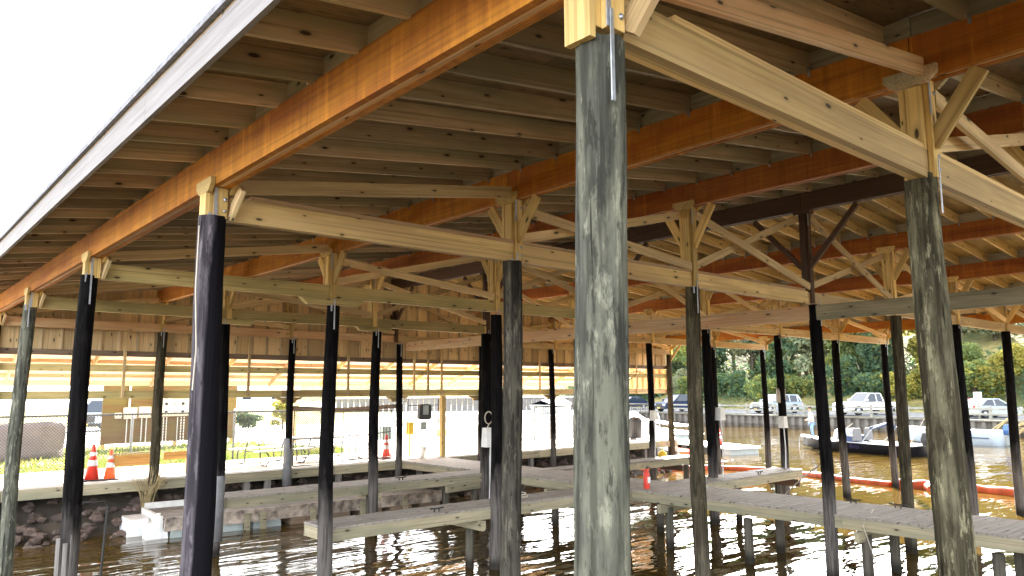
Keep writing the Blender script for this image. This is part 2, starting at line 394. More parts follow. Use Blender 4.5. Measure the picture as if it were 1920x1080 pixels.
# far shore
sheet('far_shore', [(61.9, -80), (130, -80), (130, 300), (61.9, 300)], 1.0, M['verge'], 2.6)
sheet('road', [(64.8, -80), (73.6, -80), (73.6, 300), (64.8, 300)], 1.03, M['asphalt'])
sheet('far_shore_east', [(73.6, -80), (76, -80), (76, 300), (73.6, 300)], 1.05, M['gravel'])
hill = MB(); vs = []; nx, ny = 16, 60
for i in range(nx+1):
    for j in range(ny+1):
        x = 74.5+i*6.5; y = -90+j*7
        s_ = max(0, i-.3)/nx
        z = 1.0+23*(1-math.exp(-2.9*s_))+(rnd.uniform(-.5, .5) if i else 0)
        vs.append((x, y, z if i else .9))
hill.add(vs, [(i*(ny+1)+j, (i+1)*(ny+1)+j, (i+1)*(ny+1)+j+1, i*(ny+1)+j+1) for i in range(nx) for j in range(ny)], True)
mh, th, bh = newmat('dry_hillside')
v_, r_, tc_ = coords(th, rand=0.); nn = noise(th, v_, .12, 5); n2_ = noise(th, v_, 1.2, 4)
ch = mixc(th, ramp(th, nn, ((.4, 0.), (.6, 1.))), (.10, .11, .035), (.30, .25, .09)); ch = mixc(th, ramp(th, n2_, ((.4, 0.), (.7, .6))), ch, (.05, .07, .025))
th.links.new(ch, bh.inputs['Base Color']); bh.inputs['Roughness'].default_value = .95; bump(th, bh, n2_, .8, .4)
tag(hill.build('hillside', mh), kind='structure')

# walkway on the shore
wk = sheet('walkway', [(-14, 20.86), (27.6, 20.86), (27.6, 24.5), (-14, 24.5)], DECK+.02, M['concrete'], .12)

# ------------------------------------------------------------ BOATHOUSE
bhs = thing('boathouse', 'big open timber boathouse on round piles with orange beams, built over the water', 'boathouse', (AX, AY, 0))

# image-measured centre lines: (dx_top, dx_bottom) shifts in metres, material, radius top/bottom
PM = {  # key: (matkind, rtop, rbot, dxt, dyt, dxb, dyb, ztop)
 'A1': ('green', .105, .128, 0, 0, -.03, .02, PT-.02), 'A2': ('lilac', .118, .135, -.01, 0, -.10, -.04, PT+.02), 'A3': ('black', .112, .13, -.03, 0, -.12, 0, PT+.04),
 'A4': ('green', .105, .125, -.05, 0, -.14, 0, PT+.04),
 'B1': ('olive', .112, .135, 0, 0, .02, 0, PT+.04), 'B2': ('dusk', .118, .125, -.02, 0, -.05, 0, PT), 'B3': ('black', .11, .13, .05, 0, .0, 0, PT-.12), 'B4': ('black', .11, .12, -.02, 0, -.03, 0, PT-.12),
 'B5': ('brown', .12, .12, .08, 0, -.05, 0, PT),
 'C2': ('brown', .105, .12, .03, 0, .06, 0, PT), 'C3': ('black', .11, .12, .05, 0, .05, 0, PT-.06), 'C4': ('black', .11, .13, .12, 0, 0.05, 0, PT-.10), 'C5': ('black', .10, .10, .1, 0, .02, 0, PT-.05),
 'D2': ('black', .105, .115, .24, 0, .36, 0, PT), 'D4': ('black', .13, .16, 0, 0, 0, 0, PT), 'D5': ('black', .10, .12, .2, 0, .2, 0, PT-.05),
 'E2': ('brown', .11, .12, .12, 0, .2, 0, PT), 'E3': ('black', .12, .13, 0, 0, .05, 0, PT), 'E5': ('black', .1, .12, 0, 0, 0, 0, PT),
 'F2': ('black', .11, .125, .05, 0, .1, 0, PT), 'F3': ('black', .105, .12, -.06, 0, 0, 0, PT), 'F4': ('black', .1, .12, -.12, 0, 0, 0, PT), 'F5': ('black', .1, .11, -.15, 0, -.1, 0, PT),
 'G2': ('black', .11, .13, .05, 0, .15, 0, PT), 'G3': ('black', .11, .12, -.12, 0, 0, 0, PT), 'H3': ('black', .105, .12, -.14, 0, 0, 0, PT), 'H4': ('black', .1, .12, -.2, 0, -.15, 0, PT)}
piles = {}
def pile(key, i, row):
    kk = PM.get(key, ('black', .11, .125, 0, 0, 0, 0, PT))
    mt, r0, r1, dxt, dyt, dxb, dyb, zt = kk
    x, y = ROW[row], LINE[i]
    rg = random.Random(key); ph = rg.uniform(0, 6)
    z0 = -2.2; n = 22; ns = 26; vs = []; fs = []
    bx_, by_ = dxb, dyb; tx, ty = dxt, dyt
    lob = [(rg.uniform(0, 6.28), rg.uniform(.0, .035), rg.choice((2, 3, 5))) for _ in range(3)]
    for j in range(ns+1):
        u = j/ns; z = z0+(zt-z0)*u
        cx = bx_+(tx-bx_)*u+.026*math.sin(z*1.1+ph); cy = by_+(ty-by_)*u+.026*math.cos(z*.9+ph)
        r = r1+(r0-r1)*u
        for k in range(n):
            a = 2*math.pi*k/n
            q = r*(1+sum(am*math.sin(fr*a+p0+z*.25) for p0, am, fr in lob)+rg.uniform(-.02, .02)+.02*math.sin(z*5+ph+k*.9)*math.sin(k*.7+z))
            if j == ns: z_ = z+rg.uniform(-.008, .004)
            else: z_ = z
            vs.append((cx+q*math.cos(a), cy+q*math.sin(a), z_))
    for j in range(ns):
        for k in range(n): fs.append((j*n+k, j*n+(k+1) % n, (j+1)*n+(k+1) % n, (j+1)*n+k))
    m = MB(); m.add(vs, fs, True); m.add(vs[-n:], [tuple(range(n))])
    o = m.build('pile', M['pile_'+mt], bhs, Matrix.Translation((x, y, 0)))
    piles[key] = o
    if row != 'H' or i < 5:   # galvanised strap nailed to the face turned to the bank
        sx = MB(); sh = .40 if i > 1 else .31
        for yy, xx in ((ty-r0-.006, tx-.03+.02*rg.random()),):
            sx.box((xx-.010, yy-.004, zt-sh), (xx+.010, yy+.002, zt+.10))
        if i > 1: sx.box((tx-r0*.75, ty-r0*.82-.004, zt-.10), (tx-r0*.75+.03, ty-r0*.82, zt+.02))
        sx.build('strap', M['steel'], o, Matrix.Translation((x, y, 0)))
    return o
for i in range(1, 6):
    for row in 'ABCDEFGH':
        key = row+str(i)
        if key in ('C1', 'D1', 'E1', 'F1', 'G1', 'H1', 'H2'): pass
        if key == 'H5': continue
        pile(key, i, row)
for row in 'ABCD': pile(row+'0', 0, row)

# spliced boards on the feet of two near piles, sleeves and wraps
for key, zt_, offs in (('A2', 1.3, (-.8, -1.25, -1.75, -2.3)), ('A3', 1.45, (-1.0, -1.6, -2.2))):
    i = int(key[1]); x = ROW['A']+PM[key][5]*.85; y = LINE[i]
    for a in offs:
        r_ = .132
        cx, cy = x+math.cos(a)*r_, y+math.sin(a)*r_
        z1_ = zt_+rnd.uniform(-.3, .2)
        board('splice_board', (cx, cy, -1.2), (cx-.02, cy, z1_), .05, .03, M['greytimber'], piles[key], (math.cos(a+1.57), math.sin(a+1.57), 0))
for key, z0_, z1_, mt in (('C5', .7, 2.0, 'greysleeve'), ('B4', .3, 1.6, 'greysleeve')):
    m = MB(); x, y = ROW[key[0]]+PM[key][3]*.6, LINE[int(key[1])]
    m.lathe([(.125, z0_), (.125, z1_), (.118, z1_+.01)], 18, (x, y, 0)); m.build('pile_sleeve', M[mt], piles[key], Matrix.Identity(4))
m = MB(); m.lathe([(.125, 2.95), (.13, 3.1), (.128, 3.35)], 18, (ROW['F']-.05, LINE[3], 0)); m.build('tape_wrap', M['rope'], piles['F3'], Matrix.Identity(4))

# eave post at the far corner, free-standing round post
m = MB(); m.lathe([(.14, -1.5), (.135, 1.5), (.12, 3.2), (.12, PT+.2)], 18, (27.16, 20.8, 0)); m.build('corner_post', M['pile_brown'], bhs, Matrix.Identity(4))

# longitudinal beams and blocking
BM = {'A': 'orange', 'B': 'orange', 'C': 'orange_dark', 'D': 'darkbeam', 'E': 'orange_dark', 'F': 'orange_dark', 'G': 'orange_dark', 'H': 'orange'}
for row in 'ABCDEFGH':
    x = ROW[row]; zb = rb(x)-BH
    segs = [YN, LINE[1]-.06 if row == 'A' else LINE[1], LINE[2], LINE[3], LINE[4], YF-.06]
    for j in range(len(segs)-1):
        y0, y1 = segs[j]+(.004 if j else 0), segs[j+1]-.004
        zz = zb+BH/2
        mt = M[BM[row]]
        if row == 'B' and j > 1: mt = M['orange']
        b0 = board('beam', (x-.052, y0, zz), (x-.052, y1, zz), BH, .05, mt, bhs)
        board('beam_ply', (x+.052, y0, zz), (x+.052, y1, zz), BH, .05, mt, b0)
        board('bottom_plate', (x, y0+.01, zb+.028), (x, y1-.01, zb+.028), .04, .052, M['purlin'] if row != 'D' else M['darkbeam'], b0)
    for j in range(len(segs)-1):
        board('blocking', (x, segs[j]+.003, rb(x)+.095), (x, segs[j+1]-.003, rb(x)+.095), .172, .036, M['blocking'], bhs)

# rafters
ys = []; y = 4.755-.605*13
while y < YF-.1: ys.append(y); y += .605
EAVE_L, EAVE_R = 1.49, 28.0
hd = .19
for k, y in enumerate(ys):
    xl, xr = ROW['D'], AX-.12
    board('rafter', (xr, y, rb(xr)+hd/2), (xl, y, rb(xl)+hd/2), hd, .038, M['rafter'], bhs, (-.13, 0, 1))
    board('rafter', (xl+.01, y, rb(xl+.01)+hd/2), (EAVE_R, y, rb(EAVE_R)+hd/2), hd, .038, M['rafter_lit_tint'], bhs, (.087, 0, 1))
    board('rafter_tail', (EAVE_L+.02, y-.042, rb(EAVE_L)+hd/2), (AX+.10, y-.042, rb(AX+.10)+hd/2), hd, .038, M['rafter'], bhs, (-.13, 0, 1))
# roof sheathing (thick slabs split in panels across the slope), shingles, fascia
def slab(name, x0, x1, y0, y1, off, th_, mat, par=bhs):
    m = MB(); z0_, z1_ = rb(x0)+off, rb(x1)+off
    m.add([(x0, y0, z0_), (x1, y0, z1_), (x1, y1, z1_), (x0, y1, z0_), (x0, y0, z0_+th_), (x1, y0, z1_+th_), (x1, y1, z1_+th_), (x0, y1, z0_+th_)],
          [(0, 3, 2, 1), (4, 5, 6, 7), (0, 1, 5, 4), (1, 2, 6, 5), (2, 3, 7, 6), (3, 0, 4, 7)])
    return m.build(name, mat, par, Matrix.Identity(4))
xb = [EAVE_L-.02]
while xb[-1] < ROW['D']-.8: xb.append(xb[-1]+1.22)
xb[-1] = ROW['D']
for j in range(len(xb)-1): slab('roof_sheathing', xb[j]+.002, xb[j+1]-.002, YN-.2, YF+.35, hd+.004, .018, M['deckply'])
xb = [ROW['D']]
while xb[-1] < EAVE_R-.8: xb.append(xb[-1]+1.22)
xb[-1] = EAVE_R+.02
for j in range(len(xb)-1): slab('roof_sheathing', xb[j]+.002, xb[j+1]-.002, YN-.2, YF+.35, hd+.004, .018, M['deckply_lit_tint'])
slab('roof_shingles', EAVE_L-.055, ROW['D'], YN-.25, YF+.4, hd+.026, .05, M['shingle'])
slab('roof_shingles', ROW['D'], EAVE_R+.06, YN-.25, YF+.4, hd+.026, .035, M['shingle'])
for (x, y0, y1) in ((EAVE_L, YN-.2, 5.9), (EAVE_L, 5.904, 13.2), (EAVE_L, 13.204, YF+.35)):
    board('fascia_board', (x-.0, y0, rb(EAVE_L)+.09), (x-.0, y1, rb(EAVE_L)+.09), .235, .035, M['fascia'], bhs)
board('fascia_board', (EAVE_R+.022, YN, rb(EAVE_R)+.09), (EAVE_R+.022, YF+.3, rb(EAVE_R)+.09), .225, .035, M['fascia'], bhs)
# trusses: bottom chord with posts, webs, braces and corbels as its parts
CH = .215
def brace_pts(x, y, ztop, zbot, dy, sgn): return (x, y+sgn*.09, zbot), (x, y+sgn*dy, ztop)
for i in range(1, 6):
    y = LINE[i]
    cm = {1: 'pine', 2: 'pine', 3: 'treated', 4: 'treated', 5: 'pine_pink'}[i]
    # chord in two lengths, each a double board
    c0 = board('truss', (AX+.11, y-.028, PT+CH/2), (ROW['D']-.09, y-.028, PT+CH/2), CH, .055, M[cm], bhs)
    board('chord_ply', (AX+.11, y+.028, PT+CH/2), (ROW['D']-.09, y+.028, PT+CH/2), CH, .055, M[cm], c0)
    board('chord_board', (ROW['D']+.09, y-.028, PT+CH/2), (27.3, y-.028, PT+CH/2), CH, .055, M['pine_pale'], c0)
    board('chord_board', (ROW['D']+.09, y+.028, PT+CH/2), (27.3, y+.028, PT+CH/2), CH, .055, M['pine_pale'], c0)
    if i in (2,): board('chord_cap', (AX+.3, y, PT+CH+.02), (ROW['D']-.2, y, PT+CH+.02), .038, .14, M['pine_pink'], c0)
    if i == 1: board('chord_cap', (AX+.5, y+.01, PT+CH+.02), (ROW['D']-.2, y+.01, PT+CH+.02), .038, .12, M['pine'], c0)
    for row in 'ABCDEFGH':
        x = ROW[row]+(.0); zb = rb(ROW[row])-BH; pm = M['darkbeam'] if row == 'D' else M['post']
        if row == 'D': x += .0
        # core, front plank, back plank
        z0_ = PT+CH if row not in 'A' else PT+.01
        board('king_post', (x, y, z0_+.002), (x, y, zb-.002), .155, .112, pm, c0, (1, 0, 0))
        board('post_plank', (x+.015, y-.080, PT+.004), (x+.015, y-.080, zb-.002), .105, .040, pm, c0, (1, 0, 0))
        if row in 'ABCEFG': board('post_plank', (x-.01, y+.080, PT+.004), (x-.01, y+.080, zb-.002), .15, .040, pm, c0, (1, 0, 0))
        if row == 'A': board('post_plank', (x-.098, y+.01, PT-.05), (x-.098, y+.01, zb-.004), .15, .036, pm, c0, (0, 1, 0))
        # corbel boards straddling the beam
        if row != 'D':
            for sx_ in (-.100, .100):
                m = MB(); hl = .19; cz = zb
                pl = [(y-hl, cz+.07), (y+hl, cz+.07), (y+hl, cz+.01), (y+hl*.62, cz-.055), (y-hl*.62, cz-.055), (y-hl, cz+.01)]
                m.prism(pl, x+sx_-.019, x+sx_+.019, 'x')
                m.build('corbel', M['post'] if row in 'AC' or i > 1 else M['rafter'], c0, Matrix.Identity(4))
        else:
            board('corbel', (x-.0, y-.16, zb-.03), (x-.0, y+.16, zb-.03), .055, .16, M['darkbeam'], c0)
        # knee braces along the beams
        hgt = zb-PT
        if row == 'D':
            for s_ in (-1, 1): board('knee_brace', (x, y+s_*.07, zb-1.05), (x, y+s_*1.0, zb-.03), .09, .07, M['darkbeam'], c0)
        elif row == 'A':
            board('knee_brace', (x+.10, y-.09, PT+.02), (x+.14, y-.25, zb-.02), .13, .038, M['pine_pale'], c0, (0, 1, 0))
        else:
            bz = zb-min(.62, hgt-.25)
            for s_ in (-1, 1): board('knee_brace', (x+.01, y+s_*.075, bz), (x+.01, y+s_*.43, zb-.02), .125, .038, M['post'], c0, (0, s_*1, -1))
        if row == 'B' and i in (3, 4):      # short packing block under the chord at a low pile
            m = MB(); m.prism([(x-.55, PT-.005), (x+.6, PT-.005), (x+.5, PT-.115), (x-.42, PT-.115)], y-.06, y+.06); m.build('packing_block', M['treated'], c0, Matrix.Identity(4))
        if row == 'C' and i in (4,):
            m = MB(); m.prism([(x-.45, PT-.005), (x+.5, PT-.005), (x+.4, PT-.095), (x-.35, PT-.095)], y-.06, y+.06); m.build('packing_block', M['treated'], c0, Matrix.Identity(4))
        if i < 3 and row in 'ABC':
            for zz_ in (PT+.07, PT+.17, zb-.10):
                if zz_ > zb: continue
                mb_ = MB(Matrix.Translation((x+.045, y-.1005, zz_)) @ Matrix.Rotation(R(90), 4, 'X')); mb_.lathe([(.016, 0), (.016, .003), (.009, .004), (.009, .012)], 10); mb_.build('bolt', M['steel'], c0, Matrix.Identity(4))
        if row != 'H':   # metal hanger strap up the post
            m = MB(); m.box((x-.052, y-.106, zb-.28), (x-.024, y-.1005, zb+.14)); m.build('hanger_strap', M['steel'], c0, Matrix.Identity(4))
    # webs
    rows = 'ABCDEFGH'
    wm = M['pine_pale'] if i > 1 else M['pine_pink']
    board('web', (AX+.12, y-.085, PT+CH+.09), (ROW['B']-.10, y-.085, rb(ROW['B'])-BH+.07), .135, .038, wm, c0)
    for a, b in ('BC', 'CD', 'DE', 'EF', 'FG'):
        xa, xb_ = ROW[a]+.08, ROW[b]-.08; ta, tb = rb(ROW[a])-BH, rb(ROW[b])-BH
        board('web', (xa, y-.085, ta-.12), (xb_, y-.085, PT+CH+.08), .12, .038, M['pine_pale'], c0)
        board('web', (xa, y+.085, PT+CH+.08), (xb_, y+.085, tb-.12), .12, .038, M['pine_pale'], c0)
    board('web', (ROW['G']+.1, y-.085, rb(ROW['G'])-BH-.08), (ROW['H']-.1, y-.085, PT+CH+.06), .12, .038, M['pine_pale'], c0)

# tie beam along the ridge row
for j, (y0, y1) in enumerate(((-2.5, 6.72), (6.73, 11.3), (11.31, 16.0), (16.01, 20.3))):
    board('tie_beam', (ROW['D']+.19, y0, 4.715), (ROW['D']+.19, y1, 4.715), .27, .06, M['tie_old'] if j == 0 else M['pine_pink'], bhs)

# gable wall behind the last row: planks with battens, girts and girder
yw = 21.0; nbat = 60
X0, X1 = EAVE_L+.05, 27.3
gw = board('gable_wall', (X0, yw+.045, 5.0), (X1, yw+.045, 5.0), .3, .03, M['siding'], bhs)
for k in range(nbat):
    x0 = X0+(X1-X0)*k/nbat; x1 = X0+(X1-X0)*(k+1)/nbat; xm = (x0+x1)/2
    zt_ = min(rb(x0), rb(x1))+hd-.005; j = rnd.uniform(-.006, .006)
    board('siding_board', (xm, yw+j, 4.24+rnd.uniform(-.02, .01)), (xm, yw+j, zt_), x1-x0-.012, .022, M['siding'], gw, (1, 0, 0))
    if k: board('batten', (x0, yw-.032, 4.25), (x0, yw-.032, zt_-.01), .062, .034, M['siding_edge'], gw, (1, 0, 0))
board('wall_girt', (X0, 20.95, 4.30), (X1, 20.95, 4.30), .14, .05, M['oldbrown'], gw)
board('girder', (-3, 20.92, 3.93), (12.6, 20.92, 3.93), .17, .05, M['treated'], bhs)
board('girder', (12.61, 20.92, 3.93), (27.2, 20.92, 3.93), .17, .05, M['treated'], bhs)
for x0, x1, mt in ((-3, 9.3, 'treated'), (9.31, 13.0, 'pine'), (13.01, 20.2, 'treated'), (20.21, 27.3, 'pine_pale')):
    board('girder', (x0, 20.92, 3.27), (x1, 20.92, 3.27), .2, .07, M[mt], bhs)
for x in (5.1, 8.3, 11.4, 13.8, 14.35, 14.9, 19.4, 25.0):
    board('hanging_stud', (x, 20.89-.03, 3.2), (x, 20.86, 4.85), .07, .04, M['pine_pale'], bhs, (1, 0, 0))
for x in (9.53, 13.2, 16.5, 20.05):
    m = MB(); m.prism([(x-.42, 3.165), (x+.42, 3.165), (x+.36, 3.10), (x+.24, 3.07), (x+.2, 2.99), (x-.2, 2.99), (x-.24, 3.07), (x-.36, 3.10)], 20.90, 20.96); m.build('corbel', M['pine'], bhs, Matrix.Identity(4))
board('porch_post', (15.0, 20.93, DECK), (15.0, 20.93, 3.165), .16, .15, M['post'], bhs, (1, 0, 0))

# lean-to roof beyond the wall: sheathing, purlins, sloping rafters, end framing
def lz(y): return 4.62-(y-21.03)*.43
YE = 23.7
m = MB(); m.add([(-4, 21.03, lz(21.03)+.2), (27.4, 21.03, lz(21.03)+.2), (27.4, YE, lz(YE)+.2), (-4, YE, lz(YE)+.2), (-4, 21.03, lz(21.03)+.24), (27.4, 21.03, lz(21.03)+.24), (27.4, YE, lz(YE)+.24), (-4, YE, lz(YE)+.24)],
      [(0, 3, 2, 1), (4, 5, 6, 7), (0, 1, 5, 4), (1, 2, 6, 5), (2, 3, 7, 6), (3, 0, 4, 7)]); lr = m.build('lean_to_roof', M['leanroof'], bhs, Matrix.Identity(4))
y = 21.25
while y < YE:
    board('purlin', (-4, y, lz(y)+.155), (27.3, y, lz(y)+.155), .088, .04, M['purlin'], lr); y += .42
for k in range(17):
    x = -2.4+k*1.78
    board('lean_to_rafter', (x, 21.1, lz(21.1)+.03), (x, YE-.1, lz(YE-.1)+.03), .14, .04, M['purlin'] if k % 2 else M['pine'], lr)
board('eave_board', (-4, YE+.02, lz(YE)+.12), (27.4, YE+.02, lz(YE)+.12), .16, .03, M['leanroof'], lr)
# stud framing closing the end
ef = board('end_framing', (27.2, 21.08, 3.27), (27.2, 23.9, 3.27), .2, .05, M['white'], bhs)
for k in range(9):
    y = 21.12+k*.32
    board('stud', (27.2, y, 3.375), (27.2, y, max(3.5, lz(y)+.08)), .06, .04, M['pine'], ef, (0, 1, 0))
board('stud', (27.2, 21.1, 4.0), (27.2, 22.3, 4.0), .05, .03, M['purlin'], ef)
# outer skin of end wall, siding beyond studs
m = MB(); m.add([(27.26, 21.08, 3.37), (27.26, 23.9, 3.37), (27.26, 23.9, 3.42), (27.26, 21.08, lz(21.08)+.2), (27.28, 21.08, 3.37), (27.28, 23.9, 3.37), (27.28, 23.9, 3.42), (27.28, 21.08, lz(21.08)+.2)],
      [(0, 1, 2, 3), (7, 6, 5, 4), (0, 4, 5, 1), (1, 5, 6, 2), (2, 6, 7, 3), (3, 7, 4, 0)]); m.build('end_siding', M['purlin'], ef, Matrix.Identity(4))
board('knee_brace', (27.16, 20.72, PT-.25), (27.16, 20.1, rb(27.16)-BH), .1, .06, M['pine'], bhs)

# small bolts/hurricane clips on beams at rafters
for row in 'BCE':
    x = ROW[row]
    for y in ys:
        if .5 < y < 15:
            m = MB(); m.box((x-.084, y-.045, rb(x)-.05), (x-.080, y-.02, rb(x)+.03)); m.build('rafter_clip', M['steel'], bhs, Matrix.Identity(4))

#@@PART2
# ------------------------------------------------------------ DOCKS
def deck_thing(name, label, cat, group, x0, x1, y0, y1, along, zt=DECK, pw=.14, sides=(1, 1), posts=(), caps=(), mat='dock', sideh=.19):
    t = thing(name, label, cat, ((x0+x1)/2, (y0+y1)/2, 0), 0, group)
    m = MB(); rg = random.Random(name+str(x0)+str(y0))
    if along == 'y':
        y = y0
        while y < y1-.02:
            e0, e1 = rg.uniform(-.012, .012), rg.uniform(-.012, .012); dz = rg.uniform(-.004, .002)
            m.box((x0+e0, y+.006, zt-.036+dz), (x1+e1, min(y+pw, y1)-.004, zt+dz)); y += pw
    else:
        x = x0
        while x < x1-.02:
            e0, e1 = rg.uniform(-.012, .012), rg.uniform(-.012, .012); dz = rg.uniform(-.004, .002)
            m.box((x+.006, y0+e0, zt-.036+dz), (min(x+pw, x1)-.004, y1+e1, zt+dz)); x += pw
    # one colour per plank through object noise on a fine grain
    m.build('planks', M[mat], t, Matrix.Identity(4))
    zc = zt-.04-sideh/2
    if along == 'y':
        for s_, x in ((sides[0], x0+.03), (sides[1], x1-.03)):
            if s_:
                n = max(1, round((y1-y0)/4.6)); L_ = (y1-y0)/n
                for k in range(n): board('side_beam', (x, y0+k*L_+.003, zc), (x, y0+(k+1)*L_-.003, zc), sideh, .045, M['dockside'], t)
    else:
        for s_, y in ((sides[0], y0+.03), (sides[1], y1-.03)):
            if s_:
                n = max(1, round((x1-x0)/4)); L_ = (x1-x0)/n
                for k in range(n): board('side_beam', (x0+k*L_+.003, y, zc), (x0+(k+1)*L_-.003, y, zc), sideh, .045, M['dockside'], t)
        board('end_beam', (x0+.02, y0+.06, zc), (x0+.02, y1-.06, zc), sideh-.01, .04, M['dockside'], t)
        board('end_beam', (x1-.02, y0+.06, zc), (x1-.02, y1-.06, zc), sideh-.01, .04, M['greytimber'], t)
    for (px, py, r, top) in posts:
        m = MB(); m.lathe([(r*1.08, -2.4), (r, .3), (r*.97, top)], 12, (px, py, 0)); m.build('support_pile', M['pile_dusk'], t, Matrix.Identity(4))
    for (a, b, mt) in caps:
        board('cap_beam', a, b, .18, .09, M[mt], t)
    return t
zc_ = DECK-.04-.19-.09
pp = []
for y in (-1.2, 2.6, 4.2, 6.2, 8.5, 10.4, 11.6, 13.9, 16.6, 18.7):
    pp.append((13.42, y, .09, .84)); pp.append((14.75, y+.1, .09, .84))
md = deck_thing('main_dock', 'long grey plank dock running from the shore walkway to the lower right', 'dock', None, 13.25, 14.95, -3, 20.84, 'y',
                posts=pp, caps=[((13.1, y+.02, zc_), (15.05, y+.02, zc_), 'dockside') for y in (2.6, 6.2, 10.4, 13.9, 18.7)])
deck_thing('finger_dock', 'nearest narrow plank dock with a boxed end at a black pile', 'dock', 'narrow docks branching off the main dock', 5.95, 13.23, 11.46, 12.3, 'x',
           posts=[(12.3, 11.9, .085, .84), (9.15, 11.85, .08, .84)], caps=[((9.1, 11.35, zc_), (9.1, 12.4, zc_), 'dockside'), ((12.25, 11.35, zc_), (12.25, 12.4, zc_), 'dockside')])
deck_thing('finger_dock', 'narrow plank dock behind the nearest one, above the white floating dock', 'dock', 'narrow docks branching off the main dock', 6.05, 13.23, 16.1, 16.98, 'x',
           posts=[(9.7, 16.5, .11, .84), (12.75, 16.3, .09, .84), (12.1, 16.7, .09, .84)], caps=[((9.65, 16.0, zc_), (9.65, 17.1, zc_), 'dockside'), ((11.6, 16.0, zc_+.02), (12.9, 16.2, zc_+.02), 'dockside')])
deck_thing('finger_dock', 'short plank dock ending over the sunlit brown water', 'dock', 'narrow docks branching off the main dock', 14.97, 19.95, 10.85, 11.65, 'x',
           posts=[(19.5, 11.35, .1, .84), (17.3, 11.2, .08, .84)], caps=[((19.45, 10.7, zc_), (19.45, 11.85, zc_), 'darkbeam')])
deck_thing('finger_dock', 'thin grey plank dock between the thickest pile and the orange boom', 'dock', 'narrow docks branching off the main dock', 14.97, 21.5, 15.3, 16.0, 'x',
           posts=[(21.1, 15.6, .1, .84), (18, 15.6, .1, .84)], caps=[((20.4, 15.2, zc_), (20.4, 16.1, zc_), 'darkbeam')])
for (x, y), lb in (((15.02-.25, 7.03), 'metal dock cleat farther along the main dock edge'), ((15.02-.25, 6.2), 'metal dock cleat nearer the camera on the main dock edge')):
    m = MB(); m.tube([(0, -.16, .07), (0, 0, .06), (0, .16, .07)], .014); m.tube([(0, -.05, 0), (0, -.05, .06)], .014); m.tube([(0, .05, 0), (0, .05, .06)], .014)
    tag(m.build('dock_cleat', M['blackiron'], None, Matrix.Translation((x, y, DECK))), lb, 'cleat', 'cleats on the dock')
# walkway front timbers and short supports
we = thing('walkway_edge', 'timber edge beam and short posts carrying the concrete shore walkway', 'retaining edge', (7, 20.8, 0))
for k in range(10):
    x = -13.9+k*4.15
    board('edge_beam', (x, 20.83, 1.0), (x+4.14, 20.83, 1.0), .24, .07, M['dockside'], we)
for x in (4.2, 8.4, 9.0, 11.2, 14.1, 16.0, 19.0, 22.5, 25.5):
    board('short_post', (x, 20.95, -.4), (x, 20.95, .88), .15, .14, M['greytimber'], we, (1, 0, 0))

# rocks on the bank under the walkway
rk = MB()
for k in range(900):
    x = rnd.uniform(-8, 26); u = rnd.random(); y = 19.4+2.6*u; z = -.12+1.08*u; r = rnd.uniform(.05, .17)
    vs = []
    for a in range(6):
        for b in range(4):
            th = math.pi*(b+.5)/4; ph = 2*math.pi*a/6; q = r*rnd.uniform(.55, 1.25)
            vs.append((x+q*1.3*math.sin(th)*math.cos(ph), y+q*math.sin(th)*math.sin(ph), z+q*.7*math.cos(th)))
    fs = [(a*4+b, ((a+1) % 6)*4+b, ((a+1) % 6)*4+b+1, a*4+b+1) for a in range(6) for b in range(3)]
    fs += [tuple(a*4 for a in range(6))[::-1], tuple(a*4+3 for a in range(6))]
    rk.add(vs, fs)
tag(rk.build('riprap', M['rock']), 'jumbled brown riprap rocks on the bank under the walkway', 'rocks', kind='stuff')

# grass tufts
gm = MB()
for k in range(9000):
    if k < 6500: x, y = rnd.uniform(-8, 13.6), 24.7+rnd.random()**1.6*9
    else: x, y = rnd.uniform(5, 14.5), rnd.uniform(24.6, 27)
    if x > 13.2+(y-24.5)*.6: continue
    h = rnd.uniform(.05, .16); a = rnd.uniform(0, 3.14); dx, dy = .04*math.cos(a), .04*math.sin(a)
    gm.add([(x-dx, y-dy, 1.11), (x+dx, y+dy, 1.11), (x+rnd.uniform(-.05, .05), y+rnd.uniform(-.05, .05), 1.11+h)], [(0, 1, 2)])
M['grass'] = leafmat('grass_blades', (.12, .20, .03), (.24, .28, .05), (.30, .28, .08))
tag(gm.build('grass', M['grass']), 'sunlit green grass growing behind the walkway', 'grass', kind='stuff')

# ------------------------------------------------------------ floating docks
fd = thing('floating_dock', 'low weathered white floating dock moored under the left end of the roof', 'floating dock', (9, 19.4, 0), R(-2.5))
I = world(fd)
def inv(x, y, z=0): return I.inverted() @ Vector((x, y, z))
m = MB(); x = -3.3
while x < 4.1:
    m.box((x, -.85, .42), (x+.135, 1.0, .455)); x += .14
m.build('planks', M['greytimber'], fd)
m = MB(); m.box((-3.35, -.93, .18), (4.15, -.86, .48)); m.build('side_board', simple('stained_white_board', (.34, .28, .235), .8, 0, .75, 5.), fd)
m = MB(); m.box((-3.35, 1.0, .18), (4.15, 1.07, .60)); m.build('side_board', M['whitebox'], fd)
m = MB(); m.box((-3.43, -.8, .25), (-3.36, 1.0, .5)); m.build('end_board', M['whitebox'], fd)
for k in range(8):
    m = MB(); x = -3.2+k*.95; m.box((x, -.85, -.2), (x+.75, .95, .17), .04); m.build('pontoon', M['oldbrown'] if k > 2 else M['greybox'], fd)
for x in (-1.5, -1.1, .2, 1.6, 2.9):
    m = MB(); m.bar((x, -.97, .4), (x+.02, -.97, -.03), .14, .05, (0, 1, 0)); m.build('bracket', M['dockside'], fd)
m = MB(); m.box((-3.95, -.1, -.05), (-3.45, .85, .38), .05); m.build('end_float', M['white'], fd)
